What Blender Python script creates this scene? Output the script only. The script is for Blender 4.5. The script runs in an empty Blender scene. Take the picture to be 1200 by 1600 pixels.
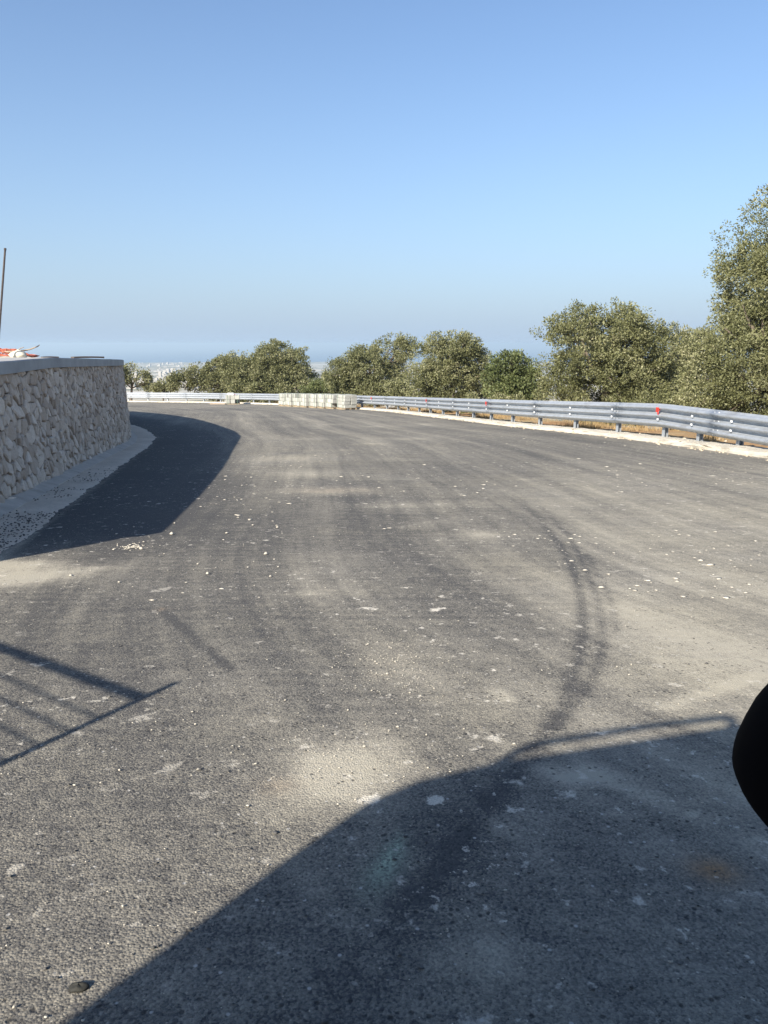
import bpy, bmesh, math, random
import numpy as np
from mathutils import Vector, Matrix, noise as mnoise

# ------------------------------------------------------------------ camera, sky, sun, exposure
sc = bpy.context.scene
COL = sc.collection
rng = np.random.default_rng(7)
random.seed(7)

PITCH = math.atan((800 - 537) / 1180.0)
cam_d = bpy.data.cameras.new('camera')
cam = bpy.data.objects.new('camera', cam_d)
COL.objects.link(cam)
cam.location = (0, 0, 1.15)
cam.rotation_euler = (math.pi / 2 - PITCH, 0, 0)
cam_d.sensor_fit = 'VERTICAL'
cam_d.sensor_height = 24.0
cam_d.lens = 24.0 * 1180 / 1600
cam_d.clip_start = 0.02
cam_d.clip_end = 200000
sc.camera = cam

SUN_EL, SUN_AZ = math.radians(30.1), math.radians(35.5)      # light travels forward-right
sun_dir = Vector((math.sin(SUN_AZ) * math.cos(SUN_EL), math.cos(SUN_AZ) * math.cos(SUN_EL), -math.sin(SUN_EL)))
world = bpy.data.worlds.new('World')
sc.world = world
world.use_nodes = True
wn = world.node_tree
sky = wn.nodes.new('ShaderNodeTexSky')
sky.sky_type = 'NISHITA'
sky.sun_disc = False
sky.sun_elevation = SUN_EL
sky.sun_rotation = math.atan2(-sun_dir.x, -sun_dir.y)
sky.altitude = 0
sky.air_density = 1.0
sky.dust_density = 1.2
sky.ozone_density = 5.0
bg = wn.nodes['Background']
bg.inputs[1].default_value = 0.092
# sea haze whitening the sky towards the horizon, the same all the way round
tc = wn.nodes.new('ShaderNodeTexCoord'); sx = wn.nodes.new('ShaderNodeSeparateXYZ'); wn.links.new(tc.outputs['Generated'], sx.inputs[0])
m1 = wn.nodes.new('ShaderNodeMath'); m1.operation = 'MAXIMUM'; wn.links.new(sx.outputs['Z'], m1.inputs[0]); m1.inputs[1].default_value = 0.0
m2 = wn.nodes.new('ShaderNodeMath'); m2.operation = 'DIVIDE'; wn.links.new(m1.outputs[0], m2.inputs[0]); m2.inputs[1].default_value = -0.18
m3 = wn.nodes.new('ShaderNodeMath'); m3.operation = 'EXPONENT'; wn.links.new(m2.outputs[0], m3.inputs[0])
mxs = wn.nodes.new('ShaderNodeMix'); mxs.data_type = 'RGBA'
wn.links.new(m3.outputs[0], mxs.inputs[0]); wn.links.new(sky.outputs[0], mxs.inputs[6]); mxs.inputs[7].default_value = (2.62, 3.36, 4.32, 1)
wn.links.new(mxs.outputs[2], bg.inputs[0])

sun_l = bpy.data.lights.new('sun', 'SUN')
sun_l.energy = 4.8
sun_l.angle = math.radians(0.55)
sun_l.color = (1.0, 0.92, 0.80)
sun_o = bpy.data.objects.new('sun', sun_l)
COL.objects.link(sun_o)
sun_o.rotation_euler = sun_dir.to_track_quat('-Z', 'Y').to_euler()
sun_o.location = (-20, -25, 30)

sc.view_settings.view_transform = 'Standard'
sc.view_settings.look = 'None'
sc.view_settings.gamma = 1.0
sc.view_settings.exposure = 1.03
sc.view_settings.use_curve_mapping = False
sc.cycles.use_denoising = True
sc.cycles.max_bounces = 6
sc.cycles.volume_bounces = 0
sc.cycles.transparent_max_bounces = 6

# ------------------------------------------------------------------ helpers
def tag(o, label=None, cat=None, group=None, kind=None):
    if label: o['label'] = label
    if cat: o['category'] = cat
    if group: o['group'] = group
    if kind: o['kind'] = kind
    return o

def link(name, me, mat=None, parent=None):
    o = bpy.data.objects.new(name, me)
    COL.objects.link(o)
    if mat is not None and me is not None and not me.materials:
        me.materials.append(mat)
    if parent is not None:
        o.parent = parent
    return o

def empty(name, loc=(0, 0, 0), rz=0):
    o = bpy.data.objects.new(name, None)
    COL.objects.link(o)
    o.empty_display_size = 0.1
    o.location = loc
    o.rotation_euler = (0, 0, rz)
    return o

def mesh(name, V, F, smooth=False):
    me = bpy.data.meshes.new(name)
    me.from_pydata([tuple(map(float, v)) for v in V], [], [tuple(map(int, f)) for f in F])
    if smooth:
        me.polygons.foreach_set('use_smooth', [True] * len(me.polygons))
    me.update()
    return me

def fast_mesh(name, V, F, smooth=False):
    """V (n,3), F (m,k) numpy, every face k corners"""
    V = np.asarray(V, np.float32); F = np.asarray(F, np.int32)
    me = bpy.data.meshes.new(name)
    me.vertices.add(len(V)); me.vertices.foreach_set('co', V.ravel())
    m, k = F.shape
    me.loops.add(m * k); me.loops.foreach_set('vertex_index', F.ravel())
    me.polygons.add(m)
    me.polygons.foreach_set('loop_start', np.arange(0, m * k, k, dtype=np.int32))
    if smooth:
        me.polygons.foreach_set('use_smooth', np.ones(m, dtype=bool))
    me.update(calc_edges=True)
    return me

class MB:
    """collects shapes of ONE part"""
    def __init__(s): s.V = []; s.F = []
    def add(s, V, F):
        b = len(s.V); s.V += [tuple(v) for v in V]; s.F += [tuple(i + b for i in f) for f in F]; return s
    def box(s, c, d, rz=0.0, M=None):
        hx, hy, hz = d[0] / 2, d[1] / 2, d[2] / 2
        R = Matrix.Rotation(rz, 3, 'Z') if M is None else M
        V = [Vector(c) + R @ Vector((x * hx, y * hy, z * hz)) for x in (-1, 1) for y in (-1, 1) for z in (-1, 1)]
        return s.add(V, [(0, 1, 3, 2), (4, 6, 7, 5), (0, 4, 5, 1), (2, 3, 7, 6), (0, 2, 6, 4), (1, 5, 7, 3)])
    def tube(s, pts, rad, n=8, cap=True):
        pts = [Vector(p) for p in pts]
        if not hasattr(rad, '__len__'): rad = [rad] * len(pts)
        V = []; F = []
        up = Vector((0.13, 0.21, 0.97))
        for i, p in enumerate(pts):
            t = (pts[min(i + 1, len(pts) - 1)] - pts[max(i - 1, 0)]).normalized()
            a = t.cross(up)
            if a.length < 1e-3: a = t.cross(Vector((1, 0, 0)))
            a.normalize(); b = t.cross(a)
            for k in range(n):
                an = 2 * math.pi * k / n
                V.append(p + (a * math.cos(an) + b * math.sin(an)) * rad[i])
        for i in range(len(pts) - 1):
            for k in range(n):
                F.append((i * n + k, i * n + (k + 1) % n, (i + 1) * n + (k + 1) % n, (i + 1) * n + k))
        if cap:
            F.append(tuple(reversed(range(n)))); F.append(tuple(range((len(pts) - 1) * n, len(pts) * n)))
        return s.add(V, F)
    def build(s, name, mat, parent=None, smooth=False):
        return link(name, mesh(name, s.V, s.F, smooth), mat, parent)

def bevel_mesh(me, w, seg=2):
    bm = bmesh.new(); bm.from_mesh(me)
    bmesh.ops.remove_doubles(bm, verts=bm.verts, dist=1e-5)
    bmesh.ops.bevel(bm, geom=bm.edges[:], offset=w, segments=seg, profile=0.6, affect='EDGES', clamp_overlap=True)
    bm.to_mesh(me); bm.free(); me.update()
    return me

# ---- node helpers
class NT:
    def __init__(s, name):
        s.m = bpy.data.materials.new(name); s.m.use_nodes = True
        s.t = s.m.node_tree; s.n = s.t.nodes; s.n.clear()
        s.out = s.n.new('ShaderNodeOutputMaterial')
    def put(s, sock, v):
        if isinstance(v, bpy.types.NodeSocket): s.t.links.new(v, sock)
        elif v is not None:
            if sock.type == 'RGBA' and len(v) == 3: v = (*v, 1)
            sock.default_value = v
    def math(s, op, a, b=None, c=None, clamp=False):
        n = s.n.new('ShaderNodeMath'); n.operation = op; n.use_clamp = clamp
        for i, v in enumerate((a, b, c)):
            if v is not None: s.put(n.inputs[i], v)
        return n.outputs[0]
    def mix(s, f, a, b, mode='MIX'):
        n = s.n.new('ShaderNodeMix'); n.data_type = 'RGBA'; n.blend_type = mode; n.clamp_factor = True
        s.put(n.inputs[0], f); s.put(n.inputs[6], a); s.put(n.inputs[7], b)
        return n.outputs[2]
    def co(s, kind='Object'):
        return s.n.new('ShaderNodeTexCoord').outputs[kind]
    def map(s, vec, scale=(1, 1, 1), rot=(0, 0, 0), loc=(0, 0, 0)):
        n = s.n.new('ShaderNodeMapping'); s.put(n.inputs[0], vec)
        n.inputs['Scale'].default_value = scale; n.inputs['Rotation'].default_value = rot; n.inputs['Location'].default_value = loc
        return n.outputs[0]
    def noise(s, vec, scale, detail=3, rough=0.55, dist=0.0):
        n = s.n.new('ShaderNodeTexNoise'); s.put(n.inputs['Vector'], vec)
        n.inputs['Scale'].default_value = scale; n.inputs['Detail'].default_value = detail
        n.inputs['Roughness'].default_value = rough; n.inputs['Distortion'].default_value = dist
        return n.outputs['Fac']
    def voro(s, vec, scale, feat='F1', rand=1.0):
        n = s.n.new('ShaderNodeTexVoronoi'); n.feature = feat; s.put(n.inputs['Vector'], vec)
        n.inputs['Scale'].default_value = scale; n.inputs['Randomness'].default_value = rand
        return n
    def rng(s, v, a, b, c=0.0, d=1.0, smooth=False):
        n = s.n.new('ShaderNodeMapRange'); n.interpolation_type = 'SMOOTHSTEP' if smooth else 'LINEAR'
        s.put(n.inputs[0], v)
        for i, q in enumerate((a, b, c, d)): s.put(n.inputs[i + 1], q)
        return n.outputs[0]
    def attr(s, name):
        n = s.n.new('ShaderNodeAttribute'); n.attribute_name = name
        return n
    def comb(s, x, y, z):
        n = s.n.new('ShaderNodeCombineXYZ')
        for i, v in enumerate((x, y, z)): s.put(n.inputs[i], v)
        return n.outputs[0]
    def sep(s, v):
        n = s.n.new('ShaderNodeSeparateColor'); s.put(n.inputs[0], v); return n.outputs
    def bump(s, h, strength, dist):
        n = s.n.new('ShaderNodeBump'); s.put(n.inputs['Height'], h)
        n.inputs['Strength'].default_value = strength; n.inputs['Distance'].default_value = dist
        return n.outputs[0]
    def bsdf(s, col, rough=0.7, metal=0.0, normal=None, spec=0.5, **kw):
        b = s.n.new('ShaderNodeBsdfPrincipled')
        s.put(b.inputs['Base Color'], col); s.put(b.inputs['Roughness'], rough); s.put(b.inputs['Metallic'], metal)
        s.put(b.inputs['Specular IOR Level'], spec)
        if normal is not None: s.put(b.inputs['Normal'], normal)
        for k, v in kw.items(): s.put(b.inputs[k], v)
        return b.outputs[0]
    def done(s, shader):
        s.t.links.new(shader, s.out.inputs[0]); return s.m
    def rand(s):
        return s.n.new('ShaderNodeObjectInfo').outputs['Random']

def simple(name, col, rough=0.7, metal=0.0, var=0.15, scale=6, bump=0.0, bscale=60, bdist=0.004, spec=0.5, per_obj=0.0):
    t = NT(name); P = t.co()
    f = t.noise(P, scale, 4)
    lo = tuple(c * (1 - var) for c in col); hi = tuple(min(1, c * (1 + var)) for c in col)
    c = t.mix(t.rng(f, 0.3, 0.7), lo, hi)
    if per_obj:
        c = t.mix(1.0, c, t.mix(t.rand(), (1 - per_obj,) * 3, (1 + per_obj,) * 3), 'MULTIPLY')
    nrm = t.bump(t.noise(P, bscale, 4), bump, bdist) if bump else None
    return t.done(t.bsdf(c, rough, metal, nrm, spec))

# ------------------------------------------------------------------ layout curves (metres, camera at the origin, y ahead)
def catmull(P, step):
    P = [np.array(p, float) for p in P]
    P = [2 * P[0] - P[1]] + P + [2 * P[-1] - P[-2]]
    out = []
    for i in range(1, len(P) - 2):
        n = max(2, int(np.linalg.norm(P[i + 1] - P[i]) / (step * 0.25)))
        for k in range(n):
            t = k / n
            out.append(0.5 * ((2 * P[i]) + (-P[i - 1] + P[i + 1]) * t + (2 * P[i - 1] - 5 * P[i] + 4 * P[i + 1] - P[i + 2]) * t * t
                              + (-P[i - 1] + 3 * P[i] - 3 * P[i + 1] + P[i + 2]) * t ** 3))
    out.append(P[-2])
    out = np.array(out)
    d = np.r_[0, np.cumsum(np.linalg.norm(np.diff(out, axis=0), axis=1))]
    s = np.arange(0, d[-1], step)
    return np.c_[np.interp(s, d, out[:, 0]), np.interp(s, d, out[:, 1])]

def normals(P):
    t = np.gradient(P, axis=0); t /= np.linalg.norm(t, axis=1)[:, None]
    return t, np.c_[t[:, 1], -t[:, 0]]          # right-hand side of travel

def gz(y):
    y = np.asarray(y, float)
    yy = np.clip(y, -40, 110)
    return -0.0618 * yy + 0.00015 * np.clip(yy - 35, 0, None) ** 2

RAIL = np.r_[catmull([(7.75, 6.5), (7.42, 10.2), (7.0, 14.2), (6.6, 17.6)], 0.25),
             catmull([(6.55, 17.8), (6.0, 20.6), (5.2, 23.4), (4.62, 25.7), (4.08, 28.3), (3.57, 31), (3.03, 33.6),
                      (2.42, 36.6), (1.35, 41.6), (-.2, 47.2), (-3.6, 54.8), (-8.2, 62), (-11.6, 65.8), (-17.9, 70.6), (-24.5, 73.4), (-31, 75), (-38, 75.6)], 0.25)]
WALL = catmull([(-3.2, 4.15), (-3.70, 7.0), (-4.40, 10.3), (-4.95, 12.9), (-5.45, 15.4), (-5.92, 17.4), (-7.1, 20.8), (-10.5, 28.8), (-14.4, 36), (-18, 41)], 0.1)
EDGE_PTS = [(-2.15, 2.0), (-2.5, 4.0), (-2.70, 5.09), (-2.86, 5.98), (-3.36, 8.28), (-3.90, 10.79), (-4.5, 13.68), (-5.30, 17.3), (-6.1, 20.1), (-7.7, 24.2), (-9.4, 27.75), (-13.2, 35.2), (-17, 40.4)]
def cope_z(y):
    return np.interp(y, [4, 7.2, 10.2, 17.4, 41], [1.0, .978, .97, .80, .22])

def sdist(X, Y, path):
    """signed distance to a polyline (right of travel positive) and distance along it"""
    p = path[::4] if len(path) > 120 else path
    best = np.full(X.shape, 1e9); sg = np.zeros(X.shape); al = np.zeros(X.shape); acc = 0
    for a, b in zip(p[:-1], p[1:]):
        d = b - a; L = np.hypot(*d); u = d / L
        t = (X - a[0]) * u[0] + (Y - a[1]) * u[1]
        tc = np.clip(t, 0, L)
        dx = X - a[0] - u[0] * tc; dy = Y - a[1] - u[1] * tc
        dd = np.hypot(dx, dy); m = dd < best - 1e-9
        best = np.where(m, dd, best)
        sg = np.where(m, np.sign((X - a[0]) * u[1] - (Y - a[1]) * u[0]), sg)
        al = np.where(m, acc + t, al); acc += L
    return best * sg, al

def vnoise(X, Y, scale, seed=0, octv=3):
    """cheap value noise on numpy arrays, 0..1"""
    out = np.zeros(np.shape(X)); amp = 1; tot = 0
    for o in range(octv):
        x = np.asarray(X) * scale * 2 ** o + 37.7 * seed + 11 * o; y = np.asarray(Y) * scale * 2 ** o - 19.3 * seed
        xi = np.floor(x).astype(np.int64); yi = np.floor(y).astype(np.int64); fx = x - xi; fy = y - yi
        fx = fx * fx * (3 - 2 * fx); fy = fy * fy * (3 - 2 * fy)
        h = lambda a, b: (((a * 374761393 + b * 668265263 + seed * 974711) ^ ((a * 374761393 + b * 668265263) >> 13)) * 1274126177 & 0xffffff) / 0xffffff
        v = (h(xi, yi) * (1 - fx) + h(xi + 1, yi) * fx) * (1 - fy) + (h(xi, yi + 1) * (1 - fx) + h(xi + 1, yi + 1) * fx) * fy
        out += v * amp; tot += amp; amp *= 0.5
    return out / tot

# ------------------------------------------------------------------ terrain, sea
def ground_z(X, Y):
    X = np.asarray(X, float); Y = np.asarray(Y, float)
    r = np.hypot(X, Y)
    d, _ = sdist(X, Y, RAIL)
    near = gz(Y) - 0.07
    out = np.clip(d - 0.30, 0, None)
    bank = np.where(out > 0, 0.07 + 0.10 * vnoise(X, Y, 0.9, 3) * np.clip(out, 0, 1) - 0.10 * np.clip(out - 2.2, 0, None) - 0.05 * np.clip(out - 8, 0, None), 0)
    near = near + np.where(np.abs(Y) < 130, bank, bank)
    far = np.interp(r, [60, 150, 400, 1500, 1700, 3000, 5200, 5900, 6400, 9000], [-8, -16, -45, -86, -90, -108, -130, -139, -141, -143])
    far = far + (vnoise(X, Y, 0.004, 5) - 0.5) * np.clip((r - 100) / 400, 0, 1) * np.interp(r, [1500, 5000, 5900], [6, 3, 0])
    w = np.clip((r - 75) / 60, 0, 1); w = w * w * (3 - 2 * w)
    return near * (1 - w) + far * w

def m_ground():
    t = NT('ground_earth'); P = t.co()
    n1 = t.noise(P, 0.35, 5); n2 = t.noise(P, 3.0, 5, 0.65); n3 = t.noise(P, 30, 4)
    soil = t.mix(t.rng(n2, 0.3, 0.7), (0.24, 0.13, 0.06), (0.46, 0.30, 0.16))
    soil = t.mix(t.rng(n1, 0.42, 0.62), soil, (0.40, 0.31, 0.18))
    # far plain: pale fields and dark groves
    f1 = t.noise(t.map(P, (1, 0.55, 1)), 0.0045, 5, 0.6); f2 = t.noise(P, 0.02, 4, 0.6)
    field = t.mix(t.rng(f2, 0.40, 0.58), (0.42, 0.36, 0.26), (0.10, 0.115, 0.06))
    field = t.mix(t.rng(f1, 0.47, 0.56), field, (0.50, 0.45, 0.36))
    r = t.n.new('ShaderNodeVectorMath'); r.operation = 'LENGTH'; t.put(r.inputs[0], P)
    col = t.mix(t.rng(r.outputs['Value'], 120, 320), soil, field)
    return t.done(t.bsdf(col, 0.95, normal=t.bump(t.math('ADD', n3, n2), 0.6, 0.05), spec=0.1))
M_GROUND = m_ground()

NR, NA = 190, 300
rr = np.r_[0.0, np.geomspace(1.2, 9000, NR)]
rr = np.sort(np.r_[rr, np.arange(13, 70, 0.9)])
aa = np.linspace(0, 2 * np.pi, NA, endpoint=False)
RR, AA = np.meshgrid(rr, aa, indexing='ij')
GX, GY = RR * np.sin(AA), RR * np.cos(AA)
GZ = ground_z(GX, GY)
n0, n1_ = GX.shape
idx = np.arange(n0 * n1_).reshape(n0, n1_)
nx = np.roll(idx, -1, axis=1)
F = np.stack([idx[:-1], idx[1:], nx[1:], nx[:-1]], -1).reshape(-1, 4)[:, ::-1]
tag(link('ground', fast_mesh('ground', np.c_[GX.ravel(), GY.ravel(), GZ.ravel()], F, True), M_GROUND), kind='structure')

def m_sea():
    t = NT('sea_water'); P = t.co()
    nrm = t.bump(t.noise(P, 0.02, 3), 0.15, 3.0)
    return t.done(t.bsdf((0.03, 0.085, 0.16), 0.35, normal=nrm, spec=0.4))
ang = np.linspace(0, 2 * np.pi, 128, endpoint=False)
ring = [np.c_[r * np.sin(ang), r * np.cos(ang), np.full(128, -140.0)] for r in (4500, 9000, 20000, 58000)]
F = []
for k in range(3):
    for i in range(128):
        F.append((k * 128 + i, k * 128 + (i + 1) % 128, (k + 1) * 128 + (i + 1) % 128, (k + 1) * 128 + i))
tag(link('sea', fast_mesh('sea', np.concatenate(ring), F), m_sea()), kind='structure')

# ------------------------------------------------------------------ asphalt road
def axis(lo, d0, d1, hi, step, g):
    a = list(np.arange(d0, d1, step))
    s = step; x = a[-1]
    while x < hi: s *= g; x += s; a.append(x)
    s = step; x = d0; b = []
    while x > lo: s *= g; x -= s; b.append(x)
    return np.array(b[::-1] + a)
xs = axis(-42, -2.9, 3.3, 9, 0.03, 1.05)
ys = axis(-9, 0.95, 5.0, 84, 0.03, 1.015)
X, Y = np.meshgrid(xs, ys, indexing='ij')
D, AL = sdist(X, Y, RAIL)
def patch(x, y, rx, ry, a=0, amp=1.0, pw=1.0):
    c, s = math.cos(a), math.sin(a)
    u = ((X - x) * c + (Y - y) * s) / rx; v = (-(X - x) * s + (Y - y) * c) / ry
    return amp * np.exp(-(u * u + v * v) ** pw)
def stroke(pts, w, amp):
    p = catmull(pts, 0.1) if len(pts) > 2 else np.array(pts, float)
    d, _ = sdist(X, Y, p)
    return amp * np.exp(-(d / w) ** 2)
DW, _ = sdist(X, Y, WALL)
fresh = np.clip((Y - 4.9) / 1.6, 0, 1) / (1 + np.exp((DW - 2.0 - .35 * (vnoise(X, Y, .6, 15) - .5)) / .25))  # wall-shadow strip: less dust and a darker colour deepen the shade
dust = (0.33 + 0.12 * vnoise(X, Y, 0.35, 1) ** 1.5) * (1 - .95 * fresh)  # dust thinned in the wall-shadow strip to deepen the shade
# the side of the carriageway that lorries have covered in limestone dust
edge = 1.15 + 0.10 * (Y - 3) + 0.5 * (vnoise(X, Y, 0.5, 9) - .5)
side = 1 / (1 + np.exp(-(X - edge) / 0.30))
dust += side * 0.33 * (0.55 + 0.7 * vnoise(X, Y, 0.8, 2)) * np.clip(1.25 - np.abs(Y - 4.2) / 7.5, 0, 1)
dust += stroke(EDGE_PTS, .05, .55)
dust += patch(-.13, 2.07, .15, .16, .3, 1.15) + patch(-.05, 2.28, .18, .16, 0, .25) + patch(-.26, 1.9, .12, .08, .6, .2)
dust += patch(.05, 2.95, .2, .3, 0, .16)
dust += patch(-2.32, 4.52, .42, .2, 0.15, 1.15) + patch(-2.5, 4.85, .3, .16, 0, .9) + patch(-1.95, 4.75, .2, .08, .3, .4)
dust += patch(-.62, 8.75, .55, .38, 0.1, .55) + patch(-1.05, 10.6, .6, .5, 0, .34) + patch(-1.7, 13.0, .8, .8, 0, .3)
dust += patch(-.4, 4.6, .42, .75, 0, .17) + patch(-.5, 4.15, .25, .08, 0, .2)
dust += patch(1.34, 3.75, .3, .7, 0, .14) + patch(1.75, 3.4, .5, .7, 0, .14) + patch(1.1, 2.9, .3, .4, 0, .12) + patch(1.6, 4.4, .5, .3, .3, .2)
dust += stroke([(.5, 2.1), (.75, 1.95)], .03, .3) + stroke([(.95, 1.75), (1.05, 1.68)], .02, .4) + stroke([(.85, 1.85), (.95, 1.8)], .012, .4) + patch(.6, 2.06, .09, .06, 0, .8) + patch(.35, 1.83, .09, .08, 0, .35) + patch(.2, 1.32, .06, .06, 0, .4)
dust += patch(.46, 2.67, .05, .09, 0, .45) + patch(.82, 5.95, .17, .2, 0, .5) + patch(.25, 7.6, .8, .25, .1, .25)
dust += stroke([(1.05, 2.56), (1.27, 2.71), (1.6, 2.92)], .035, .4)
dust += stroke([(-1.8, 7.8), (-1.55, 5.2), (-1.36, 3.3)], .10, .12) + stroke([(-2.1, 7.4), (-1.75, 5.0), (-1.6, 3.6)], .05, .14)
for k in range(26):                                        # spill patches left by the lorries
    px = rng.uniform(-2.2, 5.0); py = rng.uniform(6.5, 30)
    dust += patch(px, py, rng.uniform(.1, .5), rng.uniform(.1, .5), rng.uniform(0, 3), rng.uniform(.2, .5)) * vnoise(X, Y, 3.0, k)
# wheel tracks following the bend
for off, w, a in ((-2.6, .35, .16), (-4.6, .3, .2), (-6.6, .4, .18), (-5.5, .18, .12), (-8.8, .4, .15), (-3.5, .2, .12)):
    dust += a * np.exp(-((D - off - .5 * (vnoise(AL, AL * 0, .05, int(-off * 7)) - .5)) / w) ** 2) * np.clip((AL - 8) / 8, 0, 1)
dark = stroke([(1.48, 8.5), (1.40, 6.43), (1.29, 5.13), (1.15, 4.25), (1.01, 3.62), (.87, 3.15), (.74, 2.78), (.60, 2.45), (.3, 1.9), (.02, 1.4)], .034, .62)
dark += stroke([(1.6, 7.56), (1.48, 5.84), (1.29, 4.57), (1.16, 3.85), (1.02, 3.32), (.86, 2.88), (.6, 2.4)], .028, .55)
dark += stroke([(1.45, 5.2), (1.33, 4.4), (1.24, 3.9), (1.12, 3.4)], .022, .4)
dark *= np.clip(1 - np.abs(Y - 4.0) / 5.0, 0, 1) * 1.1
dark += stroke([(-1.17, 3.79), (-.97, 3.47), (-.77, 3.15), (-.6, 2.88)], .022, .6) * (0.5 + vnoise(X, Y, 9, 4))
dark += stroke([(.3, 1.9), (.1, 1.55), (-.1, 1.15)], .10, .25)
dark += fresh * .35  # shade along the wall darkened into the asphalt colour
dark += 0.35 * np.clip(vnoise(X, Y, .22, 6) - .5, 0, 1) * 2
tint = patch(.8, 1.6, .06, .05, 0, 1.0) + patch(-1.19, 3.82, .03, .04, 0, .6) + patch(-.32, 2.0, .06, .05, 0, .2) + patch(-.6, 8.75, .5, .3, 0, .15)
green = patch(.0, 1.60, .045, .10, -.35, 1.0) + patch(.03, 1.70, .022, .07, -.3, .8)  # pale green patch coloured onto the asphalt
Z = gz(Y) + 0.006 * (vnoise(X, Y, 0.6, 8) - .5)
nxn, nyn = X.shape
idx = np.arange(nxn * nyn).reshape(nxn, nyn)
F = np.stack([idx[:-1, :-1], idx[1:, :-1], idx[1:, 1:], idx[:-1, 1:]], -1).reshape(-1, 4)
keep = (D.ravel()[F] < 0.12).all(axis=1)
me = fast_mesh('road', np.c_[X.ravel(), Y.ravel(), Z.ravel()], F[keep], True)
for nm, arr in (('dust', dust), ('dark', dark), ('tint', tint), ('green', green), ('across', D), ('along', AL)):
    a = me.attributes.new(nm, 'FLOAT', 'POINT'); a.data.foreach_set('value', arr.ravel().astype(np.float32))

def m_asphalt():
    t = NT('asphalt'); P = t.co()
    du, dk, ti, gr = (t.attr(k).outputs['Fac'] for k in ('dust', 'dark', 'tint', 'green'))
    ac, al = t.attr('across').outputs['Fac'], t.attr('along').outputs['Fac']
    road = t.comb(ac, al, 0.0)
    v = t.voro(P, 165); vr = t.sep(v.outputs['Color'])[0]; vg = t.sep(v.outputs['Color'])[1]
    v2 = t.voro(P, 55); v2r = t.sep(v2.outputs['Color'])[0]
    fine = t.noise(P, 130, 5, 0.75)
    mid = t.noise(P, 14, 5, 0.65)
    big = t.noise(P, 1.1, 5, 0.6)
    streak = t.noise(t.map(road, (1.6, 0.06, 1)), 1.0, 5, 0.65)
    trans = t.noise(t.map(P, (1.1, 17, 1)), 1.0, 3, 0.6)
    # bitumen + stone
    base = t.mix(t.rng(vr, 0.15, 0.95), (0.048, 0.046, 0.044), (0.115, 0.110, 0.102))
    base = t.mix(t.rng(fine, 0.35, 0.75), base, (0.085, 0.082, 0.078))
    base = t.mix(t.rng(big, 0.35, 0.65, 0.0, 0.35), base, (0.055, 0.056, 0.058))
    # dust, and the orange and pale green patches
    fst = t.noise(t.map(road, (5.5, 0.22, 1)), 1.0, 6, 0.7)
    blot = t.noise(P, 3.2, 6, 0.72)
    d = t.math('MULTIPLY', du, t.math('MULTIPLY', t.rng(fst, 0.32, 0.68, 0.68, 1.30), t.rng(blot, 0.3, 0.7, 0.8, 1.18)))
    d = t.math('ADD', d, t.rng(streak, 0.42, 0.72, -0.05, 0.24))
    d = t.math('ADD', d, t.rng(trans, 0.35, 0.70, -0.05, 0.07))
    d = t.math('ADD', d, t.rng(mid, 0.3, 0.7, -0.10, 0.12))
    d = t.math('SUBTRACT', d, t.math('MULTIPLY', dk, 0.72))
    grain = t.math('ADD', t.rng(vg, 0.0, 1.0, -0.20, 0.20), t.rng(fine, 0.3, 0.7, -0.30, 0.30))
    mask = t.rng(t.math('ADD', d, t.math('MULTIPLY', grain, 0.9)), 0.10, 1.05, 0.0, 0.92)
    dcol = t.mix(t.rng(big, 0.3, 0.7), (0.40, 0.368, 0.30), (0.46, 0.415, 0.315))
    dcol = t.mix(t.math('MULTIPLY', ti, 1.0, clamp=True), dcol, (0.45, 0.26, 0.11))
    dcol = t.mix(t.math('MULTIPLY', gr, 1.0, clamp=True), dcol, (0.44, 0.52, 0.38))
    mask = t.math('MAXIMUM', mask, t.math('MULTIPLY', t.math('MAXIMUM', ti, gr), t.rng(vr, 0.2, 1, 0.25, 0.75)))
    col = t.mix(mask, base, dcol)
    # crushed white flecks
    fl = t.noise(P, 9.5, 5, 0.65); fb = t.noise(P, 0.45, 3)
    flm = t.math('MULTIPLY', t.rng(fl, 0.622, 0.68), t.rng(fb, 0.36, 0.56))
    fl2 = t.noise(t.map(P, loc=(7, 3, 0)), 27, 4, 0.65)
    flm = t.math('MAXIMUM', flm, t.math('MULTIPLY', t.rng(fl2, 0.635, 0.69), t.rng(fb, 0.35, 0.6)))
    flm = t.math('MULTIPLY', flm, t.rng(fine, 0.3, 0.55, 0.35, 1.0))
    col = t.mix(flm, col, (0.66, 0.61, 0.51))
    spk = t.math('GREATER_THAN', v2r, 0.965)
    spk = t.math('MULTIPLY', spk, t.rng(v2.outputs['Distance'], 0.18, 0.30, 0.8, 0.0))
    col = t.mix(spk, col, (0.45, 0.43, 0.39))
    pit = t.math('MULTIPLY', t.math('GREATER_THAN', t.sep(v2.outputs['Color'])[2], 0.93), t.rng(v2.outputs['Distance'], 0.2, 0.4, 0.7, 0.0))
    col = t.mix(pit, col, (0.016, 0.016, 0.017))
    h = t.math('ADD', t.math('MULTIPLY', t.rng(v.outputs['Distance'], 0.0, 0.7, 1.0, 0.0), 0.6), t.math('MULTIPLY', vr, 0.5))
    h = t.math('ADD', h, t.math('MULTIPLY', t.noise(P, 45, 3, 0.6), 0.9))
    h = t.math('SUBTRACT', h, t.math('MULTIPLY', pit, 0.9))
    nrm = t.bump(h, 0.6, 0.005)
    nn = t.n.new('ShaderNodeBump'); t.put(nn.inputs['Height'], trans); nn.inputs['Strength'].default_value = 0.35
    nn.inputs['Distance'].default_value = 0.006; t.put(nn.inputs['Normal'], nrm)
    return t.done(t.bsdf(col, 0.88, normal=nn.outputs[0], spec=0.25))
tag(link('road', me, m_asphalt()), kind='structure')

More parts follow.
